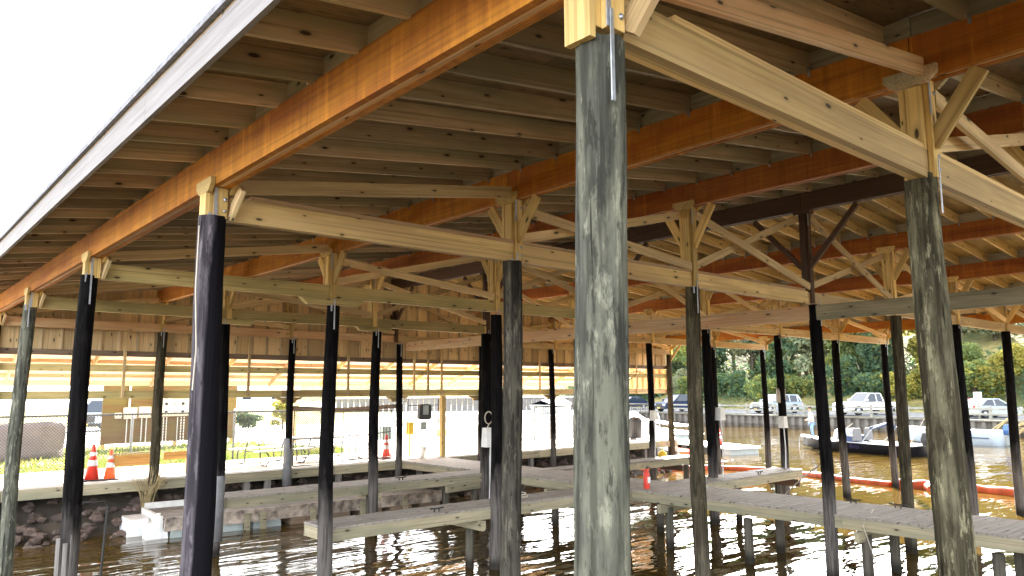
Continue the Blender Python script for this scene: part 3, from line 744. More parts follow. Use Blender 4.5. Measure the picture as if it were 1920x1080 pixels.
m = MB(); m.box((-3.7, -.75, -.1), (-3.2, -.35, .36), .06); m.tube([(-3.4, -.55, .36), (-3.4, -.55, .55)], .05); m.build('corner_float', M['white'], fd)
def float_far(label, x, y, rz, L, Wd, white=True):
    t = thing('floating_dock', label, 'floating dock', (x, y, 0), rz)
    m = MB(); m.box((-L/2, -Wd/2, .27), (L/2, Wd/2, .38)); m.build('platform', M['white'], t)
    for k in range(int(L/.9)):
        m = MB(); xx = -L/2+.1+k*.9; m.box((xx, -Wd/2+.05, -.15), (xx+.55, Wd/2-.05, .268), .03); m.build('pontoon', M['black'] if k % 3 else M['greybox'], t)
    return t
float_far('pale floating dock out in the brown water carrying one orange cone', 36.6, 27.2, R(73), 10.6, 2.0)
float_far('white floating dock farther off, left of the coned one', 45.5, 35.5, R(60), 9, 2.2)
m = MB(); m.bar((50.5, 37.5, .45), (58, 47.5, .45), 1.0, .14); tag(m.build('gangway', M['white']), 'long thin white gangway lying near the foot of the far wall', 'gangway')
m = MB(); m.tube([(44.6, 35.2, .38), (44.6, 35.2, 1.35), (44.9, 35.6, 1.55), (45.4, 36.2, 1.5), (45.6, 36.4, 1.2), (45.6, 36.4, .38)], .045); tag(m.build('dock_ladder', M['pvc']), 'white bent pipe ladder rising from the far floating dock', 'ladder')

def cone(label, x, y, z, s=1., rz=0., grp='traffic cones on the shore walkway'):
    t = thing('traffic_cone', label, 'cone', (x, y, z), rz, grp)
    m = MB(); m.box((-.18*s, -.18*s, 0), (.18*s, .18*s, .03*s)); m.build('base', M['black'], t)
    m = MB(); m.lathe([(.14*s, .03*s), (.03*s, .72*s), (.025*s, .73*s)], 20); m.build('cone_body', M['redorange'] if s < 1.05 else M['red'], t)
    m = MB(); m.lathe([(.100*s, .30*s), (.081*s, .42*s)], 20); m.lathe([(.069*s, .50*s), (.057*s, .58*s)], 20); m.build('reflective_band', M['white'], t)
    return t
cone('tall red traffic cone behind the black near pile, white bands at its top', 4.62, 21.25, DECK+.02, 1.2)
cone('red traffic cone half hidden by the left side of the black near pile', 4.2, 21.1, DECK+.02, 1.0)
cone('plain red traffic cone beside the wooden barrier', 5.0, 21.15, DECK+.02, 1.02)
cone('orange traffic cone between two dark piles near the iron gate', 13.1, 21.35, DECK+.02, 1.05)
cone('orange traffic cone alone on the far floating dock', 35.35, 23.9, .385, 1.15, 0, None)

# wooden barrier on the walkway
t = thing('low_barrier', 'low orange wooden barrier standing on the walkway behind the piles', 'barrier', (6.6, 21.5, DECK+.02))
board('plank', (5.05, 21.15, 1.62), (6.05, 21.25, 1.62), .27, .045, M['orangewood'], t)
board('plank', (6.3, 21.35, 1.66), (7.0, 21.40, 1.66), .2, .045, M['orangewood'], t)
for x, y in ((5.08, 21.2), (6.02, 21.29), (6.95, 21.44)): board('leg', (x, y, DECK+.02), (x, y, 1.80), .1, .05, M['post'], t, (1, 0, 0))
board('top_rail', (5.0, 21.15, 1.79), (6.1, 21.26, 1.79), .035, .14, M['pine_pale'], t)

# chain link fence along the lawn
def chainlink(m, A, B, z0, z1, sp=.085, r=.0055):
    A = Vector(A); B = Vector(B); L = (B-A).length; d = (B-A)/L; H = z1-z0
    k = -int(H/sp)-1
    while k*sp < L:
        s0 = k*sp
        for sg in (1, -1):
            a0, a1 = (s0, s0+H); zz0, zz1 = (z0, z1) if sg > 0 else (z1, z0)
            lo, hi = max(a0, 0), min(a1, L)
            if hi-lo > .02:
                q0 = zz0+(zz1-zz0)*(lo-a0)/H; q1 = zz0+(zz1-zz0)*(hi-a0)/H
                P = A+d*lo; Q = A+d*hi
                p = Vector((P.x, P.y, q0)); q = Vector((Q.x, Q.y, q1))
                F = frame_of(q-p, (d.y, -d.x, 0)); y = F.col[1]*r; z = F.col[2]*r
                m.add([p-y-z, p+y-z, p+y+z, p-y+z, q-y-z, q+y-z, q+y+z, q-y+z], [(0, 1, 5, 4), (1, 2, 6, 5), (2, 3, 7, 6), (3, 0, 4, 7)])
        k += 1
fe = thing('chain_link_fence', 'grey chain link fence with a thin top rail along the lawn', 'fence', (3, 24.62, DECK))
m = MB(); chainlink(m, (-5, 24.62, 0), (12.9, 24.62, 0), 1.17, 2.66); m.build('wire_mesh', M['darkwire'], fe, Matrix.Identity(4))
m = MB(); m.tube([(-5, 24.62, 2.68), (12.9, 24.62, 2.68)], .028); m.build('top_rail', M['darkwire'], fe, Matrix.Identity(4))
for x in (-2.4, .6, 3.4, 6.35, 9.4, 12.6):
    m = MB(); m.lathe([(.032, 1.1), (.032, 2.75), (.01, 2.80)], 10, (x, 24.66, 0)); m.build('fence_post', M['steel'], fe, Matrix.Identity(4))

# wire panel and iron bar gate between two piles
gp = thing('wire_gate', 'wire mesh panel in a thin dark frame beside the iron gate', 'gate', (10.7, 20.98, DECK))
m = MB(); chainlink(m, (9.75, 20.99, 0), (11.35, 20.99, 0), 1.2, 2.75, .07, .004); m.build('wire_mesh', M['blackiron'], gp, Matrix.Identity(4))
m = MB(); m.tube([(9.75, 20.99, 1.19), (11.35, 20.99, 1.19), (11.35, 20.99, 2.76), (9.75, 20.99, 2.76), (9.75, 20.99, 1.19)], .02); m.tube([(9.75, 20.99, 1.95), (11.35, 20.99, 1.95)], .016); m.build('frame', M['blackiron'], gp, Matrix.Identity(4))
def bargate(name, label, x0, x1, y, z0, z1, sp=.11, mid=True, cat='gate', grp=None):
    g = thing(name, label, cat, ((x0+x1)/2, y, z0), 0, grp)
    m = MB(); m.tube([(x0, y, z0), (x1, y, z0), (x1, y, z1), (x0, y, z1), (x0, y, z0)], .022); 
    if mid: m.tube([(x0, y, (z0+z1)*.5-.05), (x1, y, (z0+z1)*.5+.06)], .014)
    m.build('frame', M['blackiron'], g, Matrix.Identity(4))
    m = MB(); x = x0+sp
    while x < x1-.03: m.tube([(x, y, z0), (x, y, z1)], .009, 6); x += sp
    tag(m.build('bars', M['blackiron'], g, Matrix.Identity(4)), kind=None); return g
bargate('iron_gate', 'black iron gate with thin upright bars standing ajar on the walkway', 11.65, 13.15, 21.15, 1.25, 2.72)
bargate('iron_railing', 'black iron railing with thin bars on the walkway right of the dark gate frame', 19.2, 26.2, 20.95, 1.28, 2.72, .115, False, 'railing')
g = thing('gate_frame', 'tall thin black gate frame between a dark pile and the pine post', 'gate frame', (14.3, 20.95, DECK))
m = MB(); m.tube([(13.65, 20.97, 1.25), (13.65, 20.97, 3.08), (14.85, 20.97, 3.08), (14.85, 20.97, 1.25)], .018); m.tube([(13.65, 20.97, 2.86), (14.85, 20.97, 2.86)], .014); m.build('frame', M['blackiron'], g, Matrix.Identity(4))
hb = thing('header_board', 'rough brown header board nailed across three dark piles above the gates', 'board', (11.3, 20.8, 2.85))
board('plank', (9.55, 20.84, 2.86), (11.3, 20.84, 2.76), .13, .04, M['oldbrown'], hb)
board('plank', (11.31, 20.84, 2.77), (13.3, 20.84, 2.86), .13, .04, M['oldbrown'], hb)

# picnic tables
def picnic(label, x, y, rz):
    t = thing('picnic_table', label, 'table', (x, y, DECK+.02), rz, 'picnic tables')
    m = MB(); m.box((-.95, -.38, .70), (.95, .38, .75)); m.build('tabletop', M['whitebox'], t)
    for s in (-1, 1):
        m = MB(); m.box((-.95, s*.72-.13, .42), (.95, s*.72+.13, .46)); m.build('seat', M['whitebox'], t)
    for xx in (-.62, .62):
        m = MB(); m.tube([(xx, -.30, .70), (xx, -.34, .55), (xx, -.42, .40), (xx, -.44, .05), (xx, -.52, .02), (xx, -.78, .02), (xx, -.88, .12), (xx, -.86, .34), (xx, -.74, .42)], .02)
        m.tube([(xx, .30, .70), (xx, .34, .55), (xx, .42, .40), (xx, .44, .05), (xx, .52, .02), (xx, .78, .02), (xx, .88, .12), (xx, .86, .34), (xx, .74, .42)], .02)
        m.tube([(xx, -.42, .38), (xx, .42, .38)], .016); m.build('leg_frame', M['blackiron'], t)
picnic('white topped picnic table on curved black tube legs, left of the grey sleeved pile', 9.75, 22.5, R(8))
picnic('picnic table seen through the wire gate panel', 12.0, 22.9, R(4))

# utility board with meters
ub = thing('meter_board', 'tan plywood utility board with cream meter boxes and many conduits on the lawn', 'meter board', (10.1, 33.2, 1.1), R(6))
def ubm(): return MB()
m = MB(); m.box((-2.75, 0, .22), (2.75, .05, 2.5)); m.build('panel', M['boardbrown'], ub)
for x in (-2.7, 2.55, .1): m = MB(); m.box((x, .051, 0), (x+.14, .17, 2.6)); m.build('board_post', M['post'], ub)
def ubox(nm, x0, x1, z0, z1, mt, d=.14):
    m = MB(); m.box((x0, -d, z0), (x1, -.002, z1), 0); o = m.build(nm, M[mt], ub); return o
ubox('box', -2.30, -2.08, 1.20, 1.42, 'cream'); ubox('box', -1.98, -1.50, 1.18, 1.62, 'cream'); ubox('box', -1.42, -.96, 1.20, 1.64, 'cream')
for k, (x0, x1, z1) in enumerate(((-.86, -.18, 2.16), (-.17, .50, 1.95), (.51, 1.20, 2.18), (1.21, 1.95, 2.18))):
    o = ubox('meter_bank', x0, x1, 1.24, z1, 'cream', .18)
    for zz in (1.42, 1.75, 2.02):
        if zz+.1 > z1: continue
        for xx in (x0+.18, x1-.2):
            m = MB(Matrix.Translation((xx, -.182, zz)) @ Matrix.Rotation(R(90), 4, 'X')); m.lathe([(.065, 0), (.065, .03), (.045, .07)], 12); m.build('meter', M['glass'] if xx > x0+.3 else M['greybox'], o)
m = MB()
cx_ = [-1.85, -1.68, -1.28, -1.1, -.75, -.42, -.3, .15, .3, .42, .62, .74, .9, 1.05, 1.2, 1.35, 1.5, 1.65, 1.8]
for x in cx_:
    m = MB(); m.tube([(x, -.08, .02), (x, -.08, 1.2)], .022, 8); m.build('conduit', M['pvc'], ub)
m = MB(); m.tube([(-1.78, -.06, 1.62), (-1.78, -.06, 2.6)], .045, 8); m.build('conduit', M['cream'], ub)

# pale post of a farther shelter
t = thing('shelter_post', 'thick pale square post standing on the sunlit lot behind the grey sleeved pile', 'post', (14.55, 31.6, 1.1))
board('shaft', (14.55, 31.6, 1.1), (14.55, 31.6, 3.9), .36, .34, M['pine_pale'], t, (1, 0, 0)); board('cap', (14.1, 31.6, 3.99), (15.0, 31.6, 3.99), .16, .4, M['pine_pale'], t)

# things on and around the gates
t = thing('fuel_meter', 'dark round cornered dispenser box on the gate frame with a grey plate below', 'dispenser', (14.22, 20.9, 2.4))
m = MB(); m.prism([(13.98, 2.46), (14.0, 2.84), (14.08, 2.9), (14.38, 2.9), (14.46, 2.84), (14.46, 2.46), (14.40, 2.40), (14.04, 2.40)], 20.80, 20.94); m.build('case', M['blackiron'], t, Matrix.Identity(4))
m = MB(); m.box((14.12, 20.785, 2.56), (14.33, 20.799, 2.86)); m.build('face_plate', M['greybox'], t, Matrix.Identity(4))
m = MB(); m.box((14.12, 20.90, 2.06), (14.34, 20.93, 2.32)); m.build('grey_plate', M['greybox'], t, Matrix.Identity(4))
m = MB(); m.box((13.98, 21.4, 1.9), (14.18, 21.6, 2.3), .01); m.tube([(14.08, 21.5, 1.17), (14.08, 21.5, 1.9)], .03); tag(m.build('yellow_box', M['yellow']), 'small mustard yellow box on a stand right of the round lamp pile', 'box')
m = MB(); m.box((13.1, 21.6, 1.75), (13.45, 21.9, 2.18), .015); m.tube([(13.27, 21.75, 1.17), (13.27, 21.75, 1.75)], .05); tag(m.build('utility_pedestal', M['bluebox']), 'pale teal utility pedestal behind the orange cone', 'pedestal')
m = MB(); m.lathe([(.11, 0), (.14, .34), (.15, .35), (.13, .352), (.11, .33)], 18, (14.3, 21.05, DECK+.02)); tag(m.build('bucket', M['whitebox']), 'white plastic bucket on the walkway under the dispenser', 'bucket')
m = MB(); m.lathe([(.01, -.08), (.06, -.05), (.08, 0), (.06, .05), (.01, .08)], 14, (13.25, 20.55, 3.03)); m.box((13.2, 20.56, 2.93), (13.28, 20.66, 3.1)); tag(m.build('globe_lamp', M['lamp']), 'small round white lamp high on a black pile', 'lamp')
t = thing('power_box', 'white power box with trailing pipe on the thick black dock pile', 'power box', (12.85, 15.9, 2.1))
m = MB(); m.box((12.62, 15.62, 1.86), (12.92, 15.86, 2.36), .02); m.build('case', M['white'], t, Matrix.Identity(4))
m = MB(); m.tube([(12.86, 15.75, 1.88), (12.88, 15.8, 1.6), (12.92, 15.84, 1.0), (12.86, 15.80, .45)], .028); m.build('pipe', M['pvc'], t, Matrix.Identity(4))
m = MB(); m.tube([(12.72, 15.74, 2.36)]+[(12.76+.13*math.cos(a), 15.72, 2.62+.16*math.sin(a)) for a in [k*.45 for k in range(-3, 16)]], .016); m.build('coiled_cable', M['rope'], t, Matrix.Identity(4))
m = MB(); m.box((12.95, 15.66, 2.42), (13.06, 15.8, 2.56), .01); m.build('socket', M['whitebox'], t, Matrix.Identity(4))
for nm, lb, x, y, z in (('junction_box', 'white junction box on the left side of the black pile near the orange skiff', 19.85, 15.9, 2.5), ('junction_box', 'white junction box on the right side of the black pile with a drooping cable', 16.75, 11.28, 2.72), ('junction_box', 'white junction box on the pile wrapped with beige tape', 19.82, 11.3, 2.42)):
    t = thing(nm, lb, 'electrical box', (x, y, z), 0, 'white electrical boxes on the piles')
    m = MB(); m.box((x-.12, y-.1, z-.16), (x+.1, y+.08, z+.16), .02); m.build('case', M['whitebox'], t, Matrix.Identity(4))
    m = MB(); m.tube([(x, y-.02, z-.15), (x+.02, y-.03, z-.7), (x+.02, y, DECK-.1)], .016); m.build('pipe', M['pvc'], t, Matrix.Identity(4))
t = thing('fire_extinguisher', 'red fire extinguisher with white label at the foot of a pile', 'fire extinguisher', (13.55, 11.1, DECK))
m = MB(); m.lathe([(.062, 0), (.07, .02), (.07, .33), (.045, .38), (.02, .40), (.02, .43)], 16); m.build('cylinder', M['red'], t)
m = MB(); m.box((-.045, -.0735, .13), (.045, -.066, .26)); m.build('label_plate', M['white'], t)
m = MB(); m.tube([(0, 0, .42), (.02, -.02, .46), (.08, -.04, .45)], .012); m.tube([(-.02, 0, .45), (.07, 0, .49)], .01); m.build('handle', M['blackiron'], t)
m = MB(); m.tube([(13.5, 11.45, .6), (13.5, 11.45, 2.4)], .09, 12)
t = thing('trash_bin', 'black bin with white letter on the walkway near the skiff', 'bin', (26.3, 22.1, DECK+.02), R(45))
m = MB(); m.lathe([(.26, 0), (.30, .75), (.31, .8), (.22, .95), (.02, 1.0)], 20); m.build('bin_body', M['black'], t)
for z in (.38, .5, .62):
    m = MB(); m.box((-.07, -.315, z-.02), (.07, -.30, z+.02)); m.build('letter_stroke', M['white'], t)
m = MB(); m.box((-.09, -.315, .36), (-.05, -.30, .64)); m.build('letter_stroke', M['white'], t)
m = MB(); m.lathe([(.02, -.2), (.16, -.1), (.19, 0), (.16, .1), (.02, .2)], 16, (24.6, 19.3, .75)); m.tube([(24.6, 19.3, .9), (24.62, 19.35, 1.3)], .015); tag(m.build('yellow_float', M['yellow']), 'round bright yellow float hanging beside a dark pile', 'float')
t = thing('concrete_steps', 'pale concrete steps and low walls at the end of the walkway', 'steps', (27, 24, 1.1))
for k in range(4): m = MB(); m.box((24.0, 25+k*.5, 1.1), (28, 25.5+k*.5-.004, 1.35+k*.26)); m.build('step', M['concrete'], t, Matrix.Identity(4))

# small gear on the docks
for lb, x, y in (('metal cleat on the nearest narrow dock', 8.2, 11.6), ('metal cleat on the narrow dock above the white floating dock', 10.4, 16.25), ('metal cleat on the short dock over the sunlit water', 18.0, 11.0)):
    m = MB(); m.tube([(-.15, 0, .07), (0, 0, .06), (.15, 0, .07)], .014); m.tube([(-.05, 0, 0), (-.05, 0, .06)], .014); m.tube([(.05, 0, 0), (.05, 0, .06)], .014)
    tag(m.build('dock_cleat', M['blackiron'], None, Matrix.Translation((x, y, DECK))), lb, 'cleat', 'cleats on the dock')
m = MB(); P_ = [(10.3+.35*math.cos(k*.5)*(1-.01*k), 11.85+.22*math.sin(k*.5)*(1-.01*k), DECK+.012+.004*k) for k in range(34)]; m.tube(P_, .011, 6); tag(m.build('rope_coil', M['rope']), 'loose coil of pale rope on the nearest narrow dock', 'rope')
m = MB(); m.tube([(13.9, 20.7, .85), (14.4, 20.6, .78), (15.2, 20.5, .82), (16.2, 20.45, .74), (17.1, 20.5, .80)], .018, 6); tag(m.build('supply_hose', M['pvc']), 'grey white hose slung under the walkway edge by the dock corner', 'hose')
# rope, reeds, cords
m = MB(); m.tube([(2.12, 6.55, 4.75), (2.10, 6.5, 4.2), (2.13, 6.5, 3.7), (2.11, 6.48, 3.35)], .006, 6); tag(m.build('hanging_cord', M['rope']), 'thin pale cord hanging left of the lilac grey near pile', 'cord')
t = thing('hose_bracket', 'bent black pipe and frayed rope hanging beside the left black pile', 'pipe', (2.55, 11.3, 1))
m = MB(); m.tube([(2.36, 11.27, 1.92), (2.62, 11.27, 1.92), (2.66, 11.27, 1.84), (2.62, 11.25, .75), (2.56, 11.24, .62), (2.48, 11.24, .66)], .016); m.build('pipe', M['blackiron'], t, Matrix.Identity(4))
m = MB(); m.tube([(2.53, 11.22, .64), (2.51, 11.2, .3), (2.50, 11.2, -.1)], .02); m.build('rope', M['rope'], t, Matrix.Identity(4))
t = thing('red_float', 'red and white float at the foot of the left black pile', 'float', (2.25, 9.9, 0))
m = MB(); m.lathe([(.07, -.1), (.09, -.02), (.09, .2), (.06, .26)], 16); m.build('float_body', M['red'], t)
m = MB(); m.lathe([(.13, -.05), (.15, .02), (.1, .1), (.03, .13)], 16, (.22, -.02, 0)); m.build('white_float', M['white'], t)
m = MB()
for k in range(46):
    a = rnd.uniform(0, 6.28); x0, y0 = 5.75+rnd.uniform(-.1, .1), 20.68+rnd.uniform(-.05, .05)
    m.tube([(x0, y0, .4+rnd.uniform(-.1, .1)), (x0+.12*math.cos(a), y0+.08*math.sin(a)-.08, .85), (x0+.42*math.cos(a), y0+.2*math.sin(a)-.1, 1.05+rnd.uniform(0, .5))], .006, 4)
tag(m.build('dry_reeds', M['straw']), 'tangle of dry reeds caught on the pile below the walkway edge', 'reeds', kind='stuff')
m = MB(); m.tube([(13.35, 6.7, 2.05), (14.0, 7.2, 1.95), (15.6, 8.5, 1.45), (17.5, 10.2, .6), (18.9, 11.2, .05)], .014, 6); tag(m.build('mooring_rope', M['rope']), 'pale rope sagging from the ridge row pile to the leaning pile', 'rope')
m = MB(); m.tube([(14.1, 6.35, 1.18), (13.1, 6.1, 1.05), (12.2, 5.4, .3), (11.6, 4.9, -.1)], .010, 6); tag(m.build('dock_line', M['rope']), 'thin pale line dropping off the main dock edge into the water', 'rope')

# tarp covered fence panel and clay at the far left
t = thing('tarp_screen', 'faded grey red tarpaulin screen on the far left behind the fence', 'tarpaulin', (4.2, 29, 1.1))
m = MB(); n = 16; vs = []
for i in range(n+1):
    for j in range(7):
        u = i/n; vs.append((-6+11.6*u, 28.4+1.6*u+.12*math.sin(i*1.7+j*.6), 1.1+(1.28-.05*u+.03*math.sin(i*1.3))*j/6))
m.add(vs, [(i*7+j, (i+1)*7+j, (i+1)*7+j+1, i*7+j+1) for i in range(n) for j in range(6)], True); o = m.build('cloth', M['tarp'], t, Matrix.Identity(4))
md_ = o.modifiers.new('thickness', 'SOLIDIFY'); md_.thickness = .01
m = MB(); m.box((-2, 28.2, 1.3), (3.2, 28.3, 2.0)); m.build('blue_patch', M['tarpblue'], t, Matrix.Identity(4))
sheet('clay_strip', [(-6, 26.0), (5.2, 27.4), (5.4, 28.3), (-6, 27.3)], 1.117, M['clay'])

# ------------------------------------------------------------ orange boom
t = thing('containment_boom', 'long orange floating containment boom curving across the brown water', 'boom', (28, 14, 0))
bp = [(24.2, 20.5), (26, 19.9), (27.85, 18.9), (28.4, 17), (28.4, 15.58), (27.6, 13.4), (27.28, 11.65), (27.9, 10.9), (29.6, 10.8)]
def boomseg(pts, r):
    m = MB(); P = []
    for i in range(len(pts)-1):
        for k in range(6):
            u = k/6; P.append((pts[i][0]*(1-u)+pts[i+1][0]*u, pts[i][1]*(1-u)+pts[i+1][1]*u, .03+.02*math.sin(len(P)*.7)))
    P.append((*pts[-1], .04)); m.tube(P, r, 10, True, [r*(1+.18*math.sin(i*.9)) for i in range(len(P))]); return m
boomseg(bp[:4], .15).build('boom_length', M['boom'], t, Matrix.Identity(4)); boomseg(bp[3:7], .145).build('boom_length', M['boom'], t, Matrix.Identity(4))
boomseg([(27.3, 11.6), (27.75, 10.6), (27.0, 10.2)], .2).build('boom_length', M['boom'], t, Matrix.Identity(4))
boomseg([(27.4, 11.0), (27.9, 10.0), (28.01, 9.1), (27.76, 7.9)], .2).build('boom_length', M['boom'], t, Matrix.Identity(4))
# orange skiff
t = thing('skiff', 'small open orange skiff with dark inside, moored beyond the thin dock', 'boat', (29.8, 22.4, 0), R(-117))
def hull(L, B, D, z0=-.15, fl=.75, bowp=2.2):
    secs = []
    for i in range(13):
        u = i/12; x = -L/2+L*u; b = B/2*(1-max(0, (u-.35)/.65)**bowp); zb = z0+max(0, u-.6)**2*D*2.4; zt = z0+D*(1+.18*u*u); b = max(b, .015)
        secs.append([(x, -b, zt), (x, -b*fl, zb+.12*D), (x, -b*.25, zb), (x, b*.25, zb), (x, b*fl, zb+.12*D), (x, b, zt)])
    return secs
m = MB(); m.loft(hull(4.2, 1.5, .62), cap=True); o = m.build('hull', M['redorange'], t); sm = o.modifiers.new('thickness', 'SOLIDIFY'); sm.thickness = .03
m = MB(); m.box((-1.8, -.6, -.02), (1.2, .6, .02)); m.build('floor', M['oldbrown'], t)
for x in (-1.2, 0, 1.0): m = MB(); m.box((x-.12, -.6, .25), (x+.12, .6, .29)); m.build('bench', M['oldbrown'], t)

# ------------------------------------------------------------ bass boat, angler, motor boat
def outboard(par, x, z, s=1., mt='black', y=0):
    m = MB(); m.loft([[(x-.32*s, y-.16*s, z+.25*s), (x-.32*s, y+.16*s, z+.25*s), (x+.22*s, y+.15*s, z+.25*s), (x+.22*s, y-.15*s, z+.25*s)],
                      [(x-.38*s, y-.19*s, z+.5*s), (x-.38*s, y+.19*s, z+.5*s), (x+.26*s, y+.18*s, z+.5*s), (x+.26*s, y-.18*s, z+.5*s)],
                      [(x-.30*s, y-.13*s, z+.82*s), (x-.30*s, y+.13*s, z+.82*s), (x+.20*s, y+.12*s, z+.78*s), (x+.20*s, y-.12*s, z+.78*s)]], closed=True, smooth=False)
    o = m.build('outboard', M[mt], par)
    m = MB(); m.box((x-.12*s, y-.06*s, z-.75*s), (x+.10*s, y+.06*s, z+.25*s)); m.box((x-.35*s, y-.12*s, z-.28*s), (x+.05*s, y+.12*s, z-.24*s)); m.build('leg', M['greybox'] if mt != 'black' else M['blackiron'], o)
    return o
L = 7.3
bb = thing('bass_boat', 'black low bass boat with a person on its bow and seats amidships', 'boat', (41.1, 19.1, 0), math.atan2(7.3, 1.6))
m = MB(); m.loft(hull(L, 2.3, .62, -.12, .8, 2.6)); m.build('hull', M['hullblack'], bb)
m = MB(); m.loft([[(x, -b, z), (x, b, z), (x, b, z+.05), (x, -b, z+.05)] for x, b, z in ((-L/2, 1.14, .48), (-1, 1.14, .49), (1.0, 1.04, .51), (2.6, .62, .56), (3.5, .12, .60))], closed=True, smooth=False); m.build('deck', M['gel'], bb)
m = MB(); m.box((-1.6, -.85, .535), (.9, .85, .55)); m.build('carpet', M['gelgrey'], bb)
for yy in (-.45, .45):
    o_ = MB(); o_.box((-.2, yy-.28, .56), (.35, yy+.28, .85), .04); o = o_.build('seat', M['navy'], bb)
    o_ = MB(); o_.box((-.42, yy-.28, .6), (-.2, yy+.28, 1.25), .05); o_.build('backrest', M['gelgrey'], o)
m = MB(); m.prism([(.6, .55), (1.3, .55), (1.15, .95), (.8, 1.2), (.6, 1.05)], -.8, -.2); m.build('console', M['gel'], bb)
m = MB(); m.lathe([(.02, 0), (.30, .1), (.36, .3), (.28, .55), (.05, .68)], 14, (.7, .5, .55)); m.build('covered_seat', M['gel'], bb)
m = MB(); m.tube([(-.9, -.9, .55), (-1.6, -.95, 1.3), (-2.4, -.9, 1.6)], .025); m.tube([(-.9, .9, .55), (-1.6, .95, 1.3), (-2.4, .9, 1.6)], .025); m.tube([(-1.35, -.92, .56), (-1.35, -.92, 1.25)], .02); m.build('folded_top_frame', M['greybox'], bb)
m = MB(); m.tube([(-1.5, -.95, 1.3), (-2.0, 0, 1.58), (-1.5, .95, 1.3)], .09, 10); m.build('folded_top', M['navy'], bb)
m = MB()
for a, b in (((-2.6, .3, .56), (-3.2, .5, 2.6)), ((-2.7, 0, .56), (-2.6, -.1, 2.3)), ((-2.8, -.3, .56), (-3.7, -.5, 2.1)), ((1.6, .1, .6), (-.2, .6, 1.5))):
    m = MB(); m.tube([a, b], .014, 6); m.build('fishing_rod', M['rope'], bb)
m = MB(); m.lathe([(.16, 0), (.2, .08), (.2, .2), (.14, .28)], 14, (-2.5, -.4, .53)); m.build('red_tank', M['red'], bb)
m = MB(); m.box((3.2, -.10, .56), (3.75, .10, .72)); m.tube([(3.6, 0, .7), (3.9, 0, .55), (3.95, 0, -.2)], .03); m.build('trolling_motor', M['gel'], bb)
m = MB(); m.box((-3.2, 1.125, .2), (3.0, 1.150, .215)); 
outboard(bb, -L/2-.35, .25, 1.15, 'black')
m = MB(); m.box((-L/2-.62, -.17, .95), (-L/2-.1, .17, 1.15), .05); m.build('cowl_top', M['gel'], bb)
# dim lettering on the hull side
def text(body, size, par, mat, mloc, ext=.004, nm='lettering'):
    cu = bpy.data.curves.new(nm, 'FONT'); cu.body = body; cu.size = size; cu.extrude = ext; cu.align_x = 'CENTER'; cu.align_y = 'CENTER'
    tmp = bpy.data.objects.new('tmp', cu); me = bpy.data.meshes.new_from_object(tmp); bpy.data.objects.remove(tmp); me.materials.clear(); me.materials.append(mat)
    return link(bpy.data.objects.new(nm, me), par, world(par) @ mloc)
# side facing the camera is local +Y (towards -X world)
text('s Arm', .34, bb, simple('dull_purple_lettering', (.030, .024, .065), .9, spec=.1), Matrix.Translation((-.5, 1.145, .33)) @ Matrix.Rotation(math.pi, 4, 'Z') @ Matrix.Rotation(R(90), 4, 'X'), .012)

def skinned(name, mat, par, verts, edges, rads, mw=None, sub=2):
    me = bpy.data.meshes.new(name); me.from_pydata(verts, edges, []); me.materials.append(mat)
    o = link(bpy.data.objects.new(name, me), par, mw if mw is not None else world(par))
    sk = o.modifiers.new('skin', 'SKIN'); sk.use_smooth_shade = True
    if not me.skin_vertices: 
        bpy.context.view_layer.objects.active = o
    for v, r in zip(me.skin_vertices[0].data, rads): v.radius = r if isinstance(r, tuple) else (r, r)
    me.skin_vertices[0].data[0].use_root = True
    ss = o.modifiers.new('sub', 'SUBSURF'); ss.levels = sub; ss.render_levels = sub
    return o
# standing angler, facing the water to the left, head bent, forearms held forward
pv = thing('angler', 'person in pale grey long sleeved shirt and light jeans standing on the bass boat bow', 'person', (40.95+.0, 21.6, .56), math.atan2(.75, -.66))
bv = [(0, 0, .93), (0, 0, 1.12), (.01, 0, 1.34), (.03, 0, 1.47), (.05, 0, 1.54), (.075, 0, 1.62), (.085, 0, 1.73),
      (0, .09, .90), (.03, .11, .50), (-.01, .12, .09), (.13, .13, .04),
      (0, -.09, .90), (-.03, -.11, .50), (-.06, -.12, .09), (.08, -.13, .04),
      (.01, .17, 1.40), (.03, .21, 1.14), (.22, .16, 1.02), (.30, .13, 1.03),
      (.01, -.17, 1.40), (.03, -.21, 1.14), (.22, -.16, 1.04), (.30, -.13, 1.06)]
be = [(0, 1), (1, 2), (2, 3), (3, 4), (4, 5), (5, 6), (0, 7), (7, 8), (8, 9), (9, 10), (0, 11), (11, 12), (12, 13), (13, 14), (2, 15), (15, 16), (16, 17), (17, 18), (2, 19), (19, 20), (20, 21), (21, 22)]
br = [(.14, .11), (.13, .10), (.15, .10), .06, .05, (.085, .075), (.08, .075), .085, .06, .04, .035, .085, .06, .04, .035, .055, .042, .032, .025, .055, .042, .032, .025]
body = skinned('body', M['skin'], pv, bv, be, br)
m = MB()
for s_, bx, by, bz in ((1, .30, .13, 1.03), (-1, .30, -.13, 1.06)):
    for k, ln in enumerate((.07, .08, .085, .075)):
        m.tube([(bx+.02, by+(k-1.5)*.02, bz), (bx+.02+ln*.6, by+(k-1.5)*.021, bz-.01), (bx+.01+ln*.7, by+(k-1.5)*.02, bz-.04)], .009, 6)
    m.tube([(bx-.02, by-s_*.03, bz), (bx+.03, by-s_*.055, bz+.01)], .010, 6)
m.build('fingers', M['skin'], body)
m = MB(); m.lathe([(.008, 0), (.012, .03), (.004, .04)], 8, (.155, 0, 1.63)); m.build('nose', M['skin'], body)
